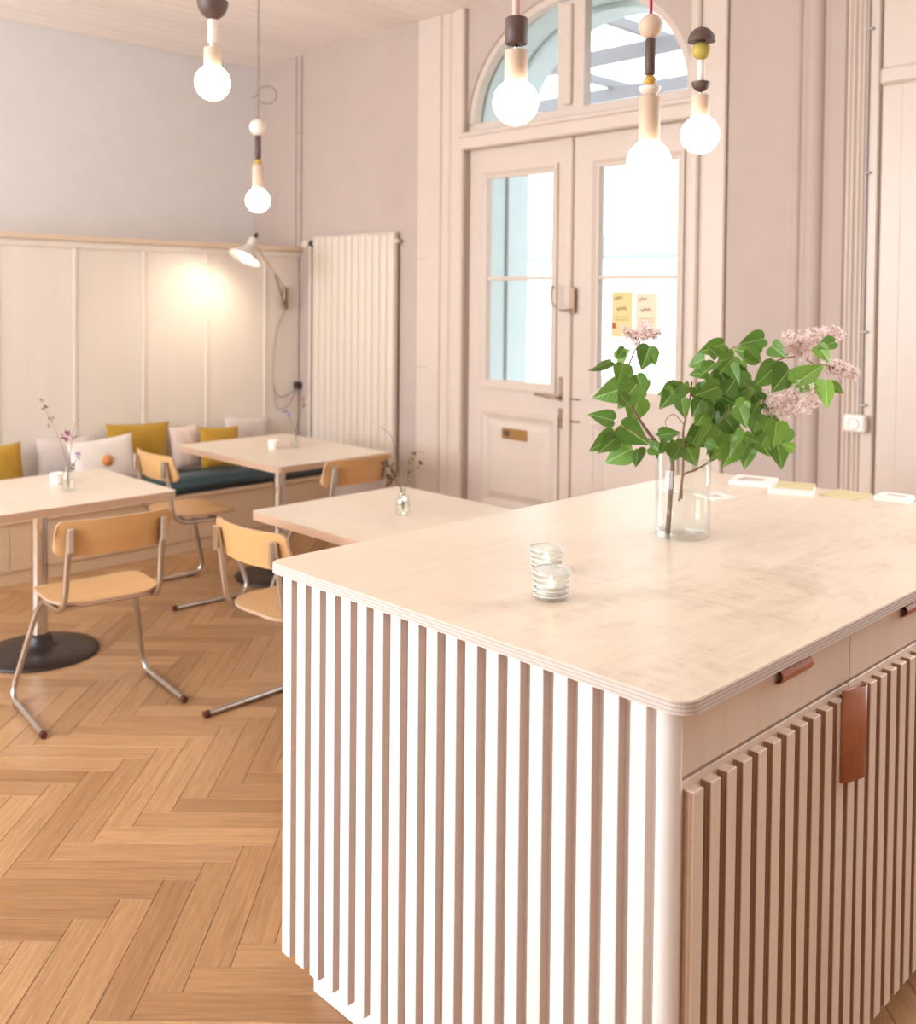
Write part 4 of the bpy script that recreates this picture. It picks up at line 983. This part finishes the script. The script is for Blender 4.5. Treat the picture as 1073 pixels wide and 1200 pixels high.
def lilac(name_label, stems, leaves, panicles):
    e = empty('lilac_branch', (vc.x, vc.y, ZT+.02)); tag(e, name_label, 'branch', 'lilac branches in the vase')
    for path, r0, r1, mt in stems:
        pts = []
        for q in path:
            if len(q) == 3 and isinstance(q, tuple): x, y = zp(q[0], q[1]); pts.append(at_depth(x, y, VD+q[2]))
        pts = bez(pts, 6); MB().tube(pts, [r0+(r1-r0)*i/(len(pts)-1) for i in range(len(pts))], 8).build('stem', mt, e)
    for bx, by_, tx, ty, dd in leaves:
        a = at_depth(*zp(bx, by_), VD+dd); tip = at_depth(*zp(tx, ty), VD+dd-random.uniform(-.035, .045)); y_ = tip-a; ln = y_.length*.97; y_.normalize()
        nrm = (-CF+Vector((random.gauss(0, .42), random.gauss(0, .42), random.uniform(-.15, .6)))).normalized()
        x_ = y_.cross(nrm).normalized(); z_ = x_.cross(y_); mt = Matrix((x_, y_, z_)).transposed()
        o = inst('leaf', random.choice(LM), a-Vector(e.location), e); o.rotation_euler = mt.to_euler(); wsc = random.uniform(.82, 1.08); o.scale = (ln*wsc, ln, ln)
    for (x0, y0), (x1, y1), rr, nfl_, dd in panicles:
        A, B = at_depth(*zp(x0, y0), VD+dd), at_depth(*zp(x1, y1), VD+dd+.02); m = MB()
        for i in range(nfl_):
            t = random.random(); rad = rr*math.sqrt(max(.08, math.sin(math.pi*(.12+.78*t)))); d = Vector((random.gauss(0, 1), random.gauss(0, 1), random.gauss(0, 1))).normalized()
            c = A+(B-A)*t+d*rad*random.uniform(.55, 1.05); nrm = (d+Vector((random.gauss(0, .4), random.gauss(0, .4), random.gauss(0, .4)))).normalized()
            u = nrm.cross(Vector((.2, .9, .4))).normalized(); w = nrm.cross(u); sz = random.uniform(.005, .0085); vs = []; fs = []
            a0 = random.random()*math.pi
            for k in range(4):
                an = a0+k*math.pi/2; p1 = u*math.cos(an)+w*math.sin(an); p2 = u*math.cos(an+.55)+w*math.sin(an+.55); p3 = u*math.cos(an-.55)+w*math.sin(an-.55); b = len(vs)
                vs += [c, c+p3*sz*.75+nrm*.001, c+p1*sz*1.15-nrm*.0012, c+p2*sz*.75+nrm*.001]; fs.append((b, b+1, b+2, b+3))
            b = len(vs); tl = c-nrm*sz*1.3; vs += [c+u*.0012, c-u*.0012, tl-u*.0006, tl+u*.0006]; fs.append((b, b+1, b+2, b+3))
            m.add(vs, fs)
        o = m.build('blossom_panicle', 'petal', e); o['kind'] = 'stuff'
        sm = MB(); sm.tube([A-(B-A)*.15, A+(B-A)*.95], .0018, 6, 0)
        for i in range(12):
            t = random.random()*.85; d = Vector((random.gauss(0, 1), random.gauss(0, 1), random.gauss(0, 1))).normalized(); q = A+(B-A)*t; sm.tube([q, q+d*rr*.75+(B-A)*.1], .0008, 4)
        sm.build('panicle_stalk', 'twig', e)
    return e
Lv = [(188, 305, 122, 343), (222, 312, 208, 372), (245, 375, 130, 418), (262, 372, 206, 446), (262, 345, 287, 405), (300, 262, 275, 335), (308, 288, 318, 320), (228, 268, 203, 300), (268, 414, 245, 492),
      (195, 478, 120, 456), (196, 520, 122, 568), (200, 530, 152, 570), (248, 560, 165, 602), (212, 545, 252, 560), (265, 560, 266, 620), (216, 490, 302, 550), (232, 425, 205, 388), (275, 362, 288, 398), (250, 330, 205, 345), (240, 480, 228, 520), (205, 300, 240, 272)]
lilac('left lilac branch with a pale blossom in front of the door glass',
      [([(352, 805, .02), (360, 700, .015), (366, 600, .01), (350, 560, 0), (318, 540, -.01), (272, 478, -.01), (240, 420, 0), (232, 350, 0), (250, 290, .01), (275, 245, .01)], .0068, .0014, 'bark'),
       ([(318, 540, -.01), (270, 520, -.02), (215, 495, -.02), (190, 520, -.03)], .0018, .001, 'twig')],
      [(*q, random.uniform(-.05, .03)) for q in Lv], [((262, 250), (285, 205), .030, 70, .0), ((290, 235), (335, 222), .020, 40, .01), ((255, 235), (222, 212), .018, 34, .01)])
Lc = [(330, 520, 388, 512), (330, 522, 316, 514), (305, 552, 322, 592), (350, 540, 328, 575), (388, 555, 362, 602), (398, 530, 438, 622), (385, 378, 326, 446), (368, 388, 320, 405), (400, 372, 352, 420), (392, 415, 402, 472), (300, 555, 345, 572), (355, 548, 385, 585), (300, 545, 330, 560), (405, 380, 412, 360)]
lilac('short middle lilac branch with small leaves above the vase rim',
      [([(385, 712, -.01), (395, 640, -.01), (398, 560, -.02), (398, 500, -.02), (415, 430, -.02), (422, 365, -.01)], .0032, .0022, 'twig'), ([(400, 490, -.02), (370, 460, -.03), (345, 480, -.03), (355, 508, -.03)], .0012, .0008, 'twig'), ([(405, 480, -.02), (380, 420, -.02), (388, 380, -.02)], .0014, .001, 'twig')],
      [(*q, random.uniform(-.07, -.0)) for q in Lc], [])
Lr = [(705, 330, 652, 398), (722, 372, 806, 312), (790, 262, 822, 312), (838, 250, 780, 268), (812, 362, 815, 448), (822, 372, 866, 398), (668, 545, 688, 620), (720, 560, 680, 545), (668, 480, 658, 560), (600, 525, 548, 602), (540, 560, 514, 612), (632, 240, 556, 258), (515, 254, 440, 288), (535, 318, 560, 372), (668, 318, 598, 388), (620, 285, 540, 270), (585, 270, 625, 312), (530, 270, 498, 312), (460, 300, 406, 320), (470, 338, 410, 345), (490, 310, 445, 345), (655, 262, 690, 292),
      (480, 375, 440, 440), (500, 380, 430, 405), (520, 400, 555, 350), (545, 410, 590, 380), (560, 440, 580, 500), (500, 450, 520, 525), (470, 440, 430, 500), (480, 490, 440, 560), (505, 510, 470, 590), (560, 500, 540, 570), (590, 470, 620, 420), (620, 460, 600, 520), (640, 470, 690, 500), (660, 510, 700, 480), (610, 520, 650, 585), (450, 420, 420, 470), (445, 500, 425, 545), (525, 540, 500, 600), (580, 420, 545, 465), (610, 400, 580, 350), (555, 470, 490, 480), (640, 520, 620, 560), (700, 500, 670, 560), (460, 360, 500, 400), (430, 380, 470, 425), (545, 290, 500, 345), (600, 560, 575, 600), (520, 470, 555, 520), (465, 540, 500, 560), (575, 525, 620, 540), (640, 345, 690, 310), (495, 290, 470, 262), (725, 345, 700, 385), (560, 540, 530, 590), (490, 570, 475, 600), (620, 480, 645, 540)]
extra = []
for _ in range(34):
    x, y = random.uniform(440, 640), random.uniform(300, 560); an = random.uniform(.4, 2.7); l = random.uniform(48, 76); extra.append((x, y, x+l*math.cos(an), y+l*math.sin(an)))
lilac('large right lilac branch with dense leaves and pink blossoms',
      [([(392, 705, .03), (396, 640, .02), (430, 622, .02), (470, 598, .03), (520, 540, .03), (570, 440, .03), (620, 340, .03), (680, 300, .03), (740, 296, .03), (800, 330, .03)], .0032, .0014, 'twig'),
       ([(520, 540, .03), (500, 440, .02), (480, 350, .01), (520, 280, .01), (600, 245, .0), (632, 240, 0)], .0022, .001, 'twig'), ([(570, 440, .03), (640, 420, .04), (720, 420, .04)], .002, .001, 'twig'), ([(680, 300, .03), (730, 265, .03), (790, 245, .03)], .0018, .001, 'twig')],
      [(*q, random.uniform(-.09, .03)) for q in Lr]+[(*q, random.uniform(-.02, .08)) for q in extra],
      [((700, 262), (850, 228), .036, 260, -.01), ((815, 318), (900, 342), .026, 150, -.03), ((800, 388), (645, 445), .050, 480, -.03), ((750, 290), (700, 225), .028, 130, .01), ((620, 400), (690, 445), .032, 120, .02)])

# ------------------------------------------------------------------ outside the doors
struct('ground_outside', MB().box((-14, YB+WT, -.25), (8, 20, -.15)), 'pave', 'pale paving outside the doors', org=(-3, 9, -.25))
cn = empty('canopy', (-5, 7.6, -.15)); tag(cn, 'grey steel canopy frame outside above the doors', 'canopy')
for yy in (5.6, 6.9, 8.2, 9.5): MB().box((-9.5, yy-.04, 3.6), (-.5, yy+.04, 3.72)).build('beam', 'steel_grey', cn)
for xx in (-9, -7.6, -6.2, -4.8, -3.4, -2.0): MB().box((xx-.03, 5.2, 3.72), (xx+.03, 10, 3.80)).build('rafter', 'steel_grey', cn)
for xx in (-9.2, -.8):
    for yy in (5.6, 9.5): MB().box((xx-.05, yy-.05, -.15), (xx+.05, yy+.05, 3.6)).build('post', 'steel_grey', cn)
aw = empty('market_stall', (-8.5, 13, -.15)); tag(aw, 'pale blue canvas stall far outside the right door pane', 'stall')
MB().box((-14, 12.4, 2.25), (-5, 13.6, 2.55)).build('canvas', 'awning', aw)
for xx in (-13.5, -5.5): MB().box((xx-.04, 13, -.15), (xx+.04, 13.08, 2.25)).build('post', 'steel_grey', aw)
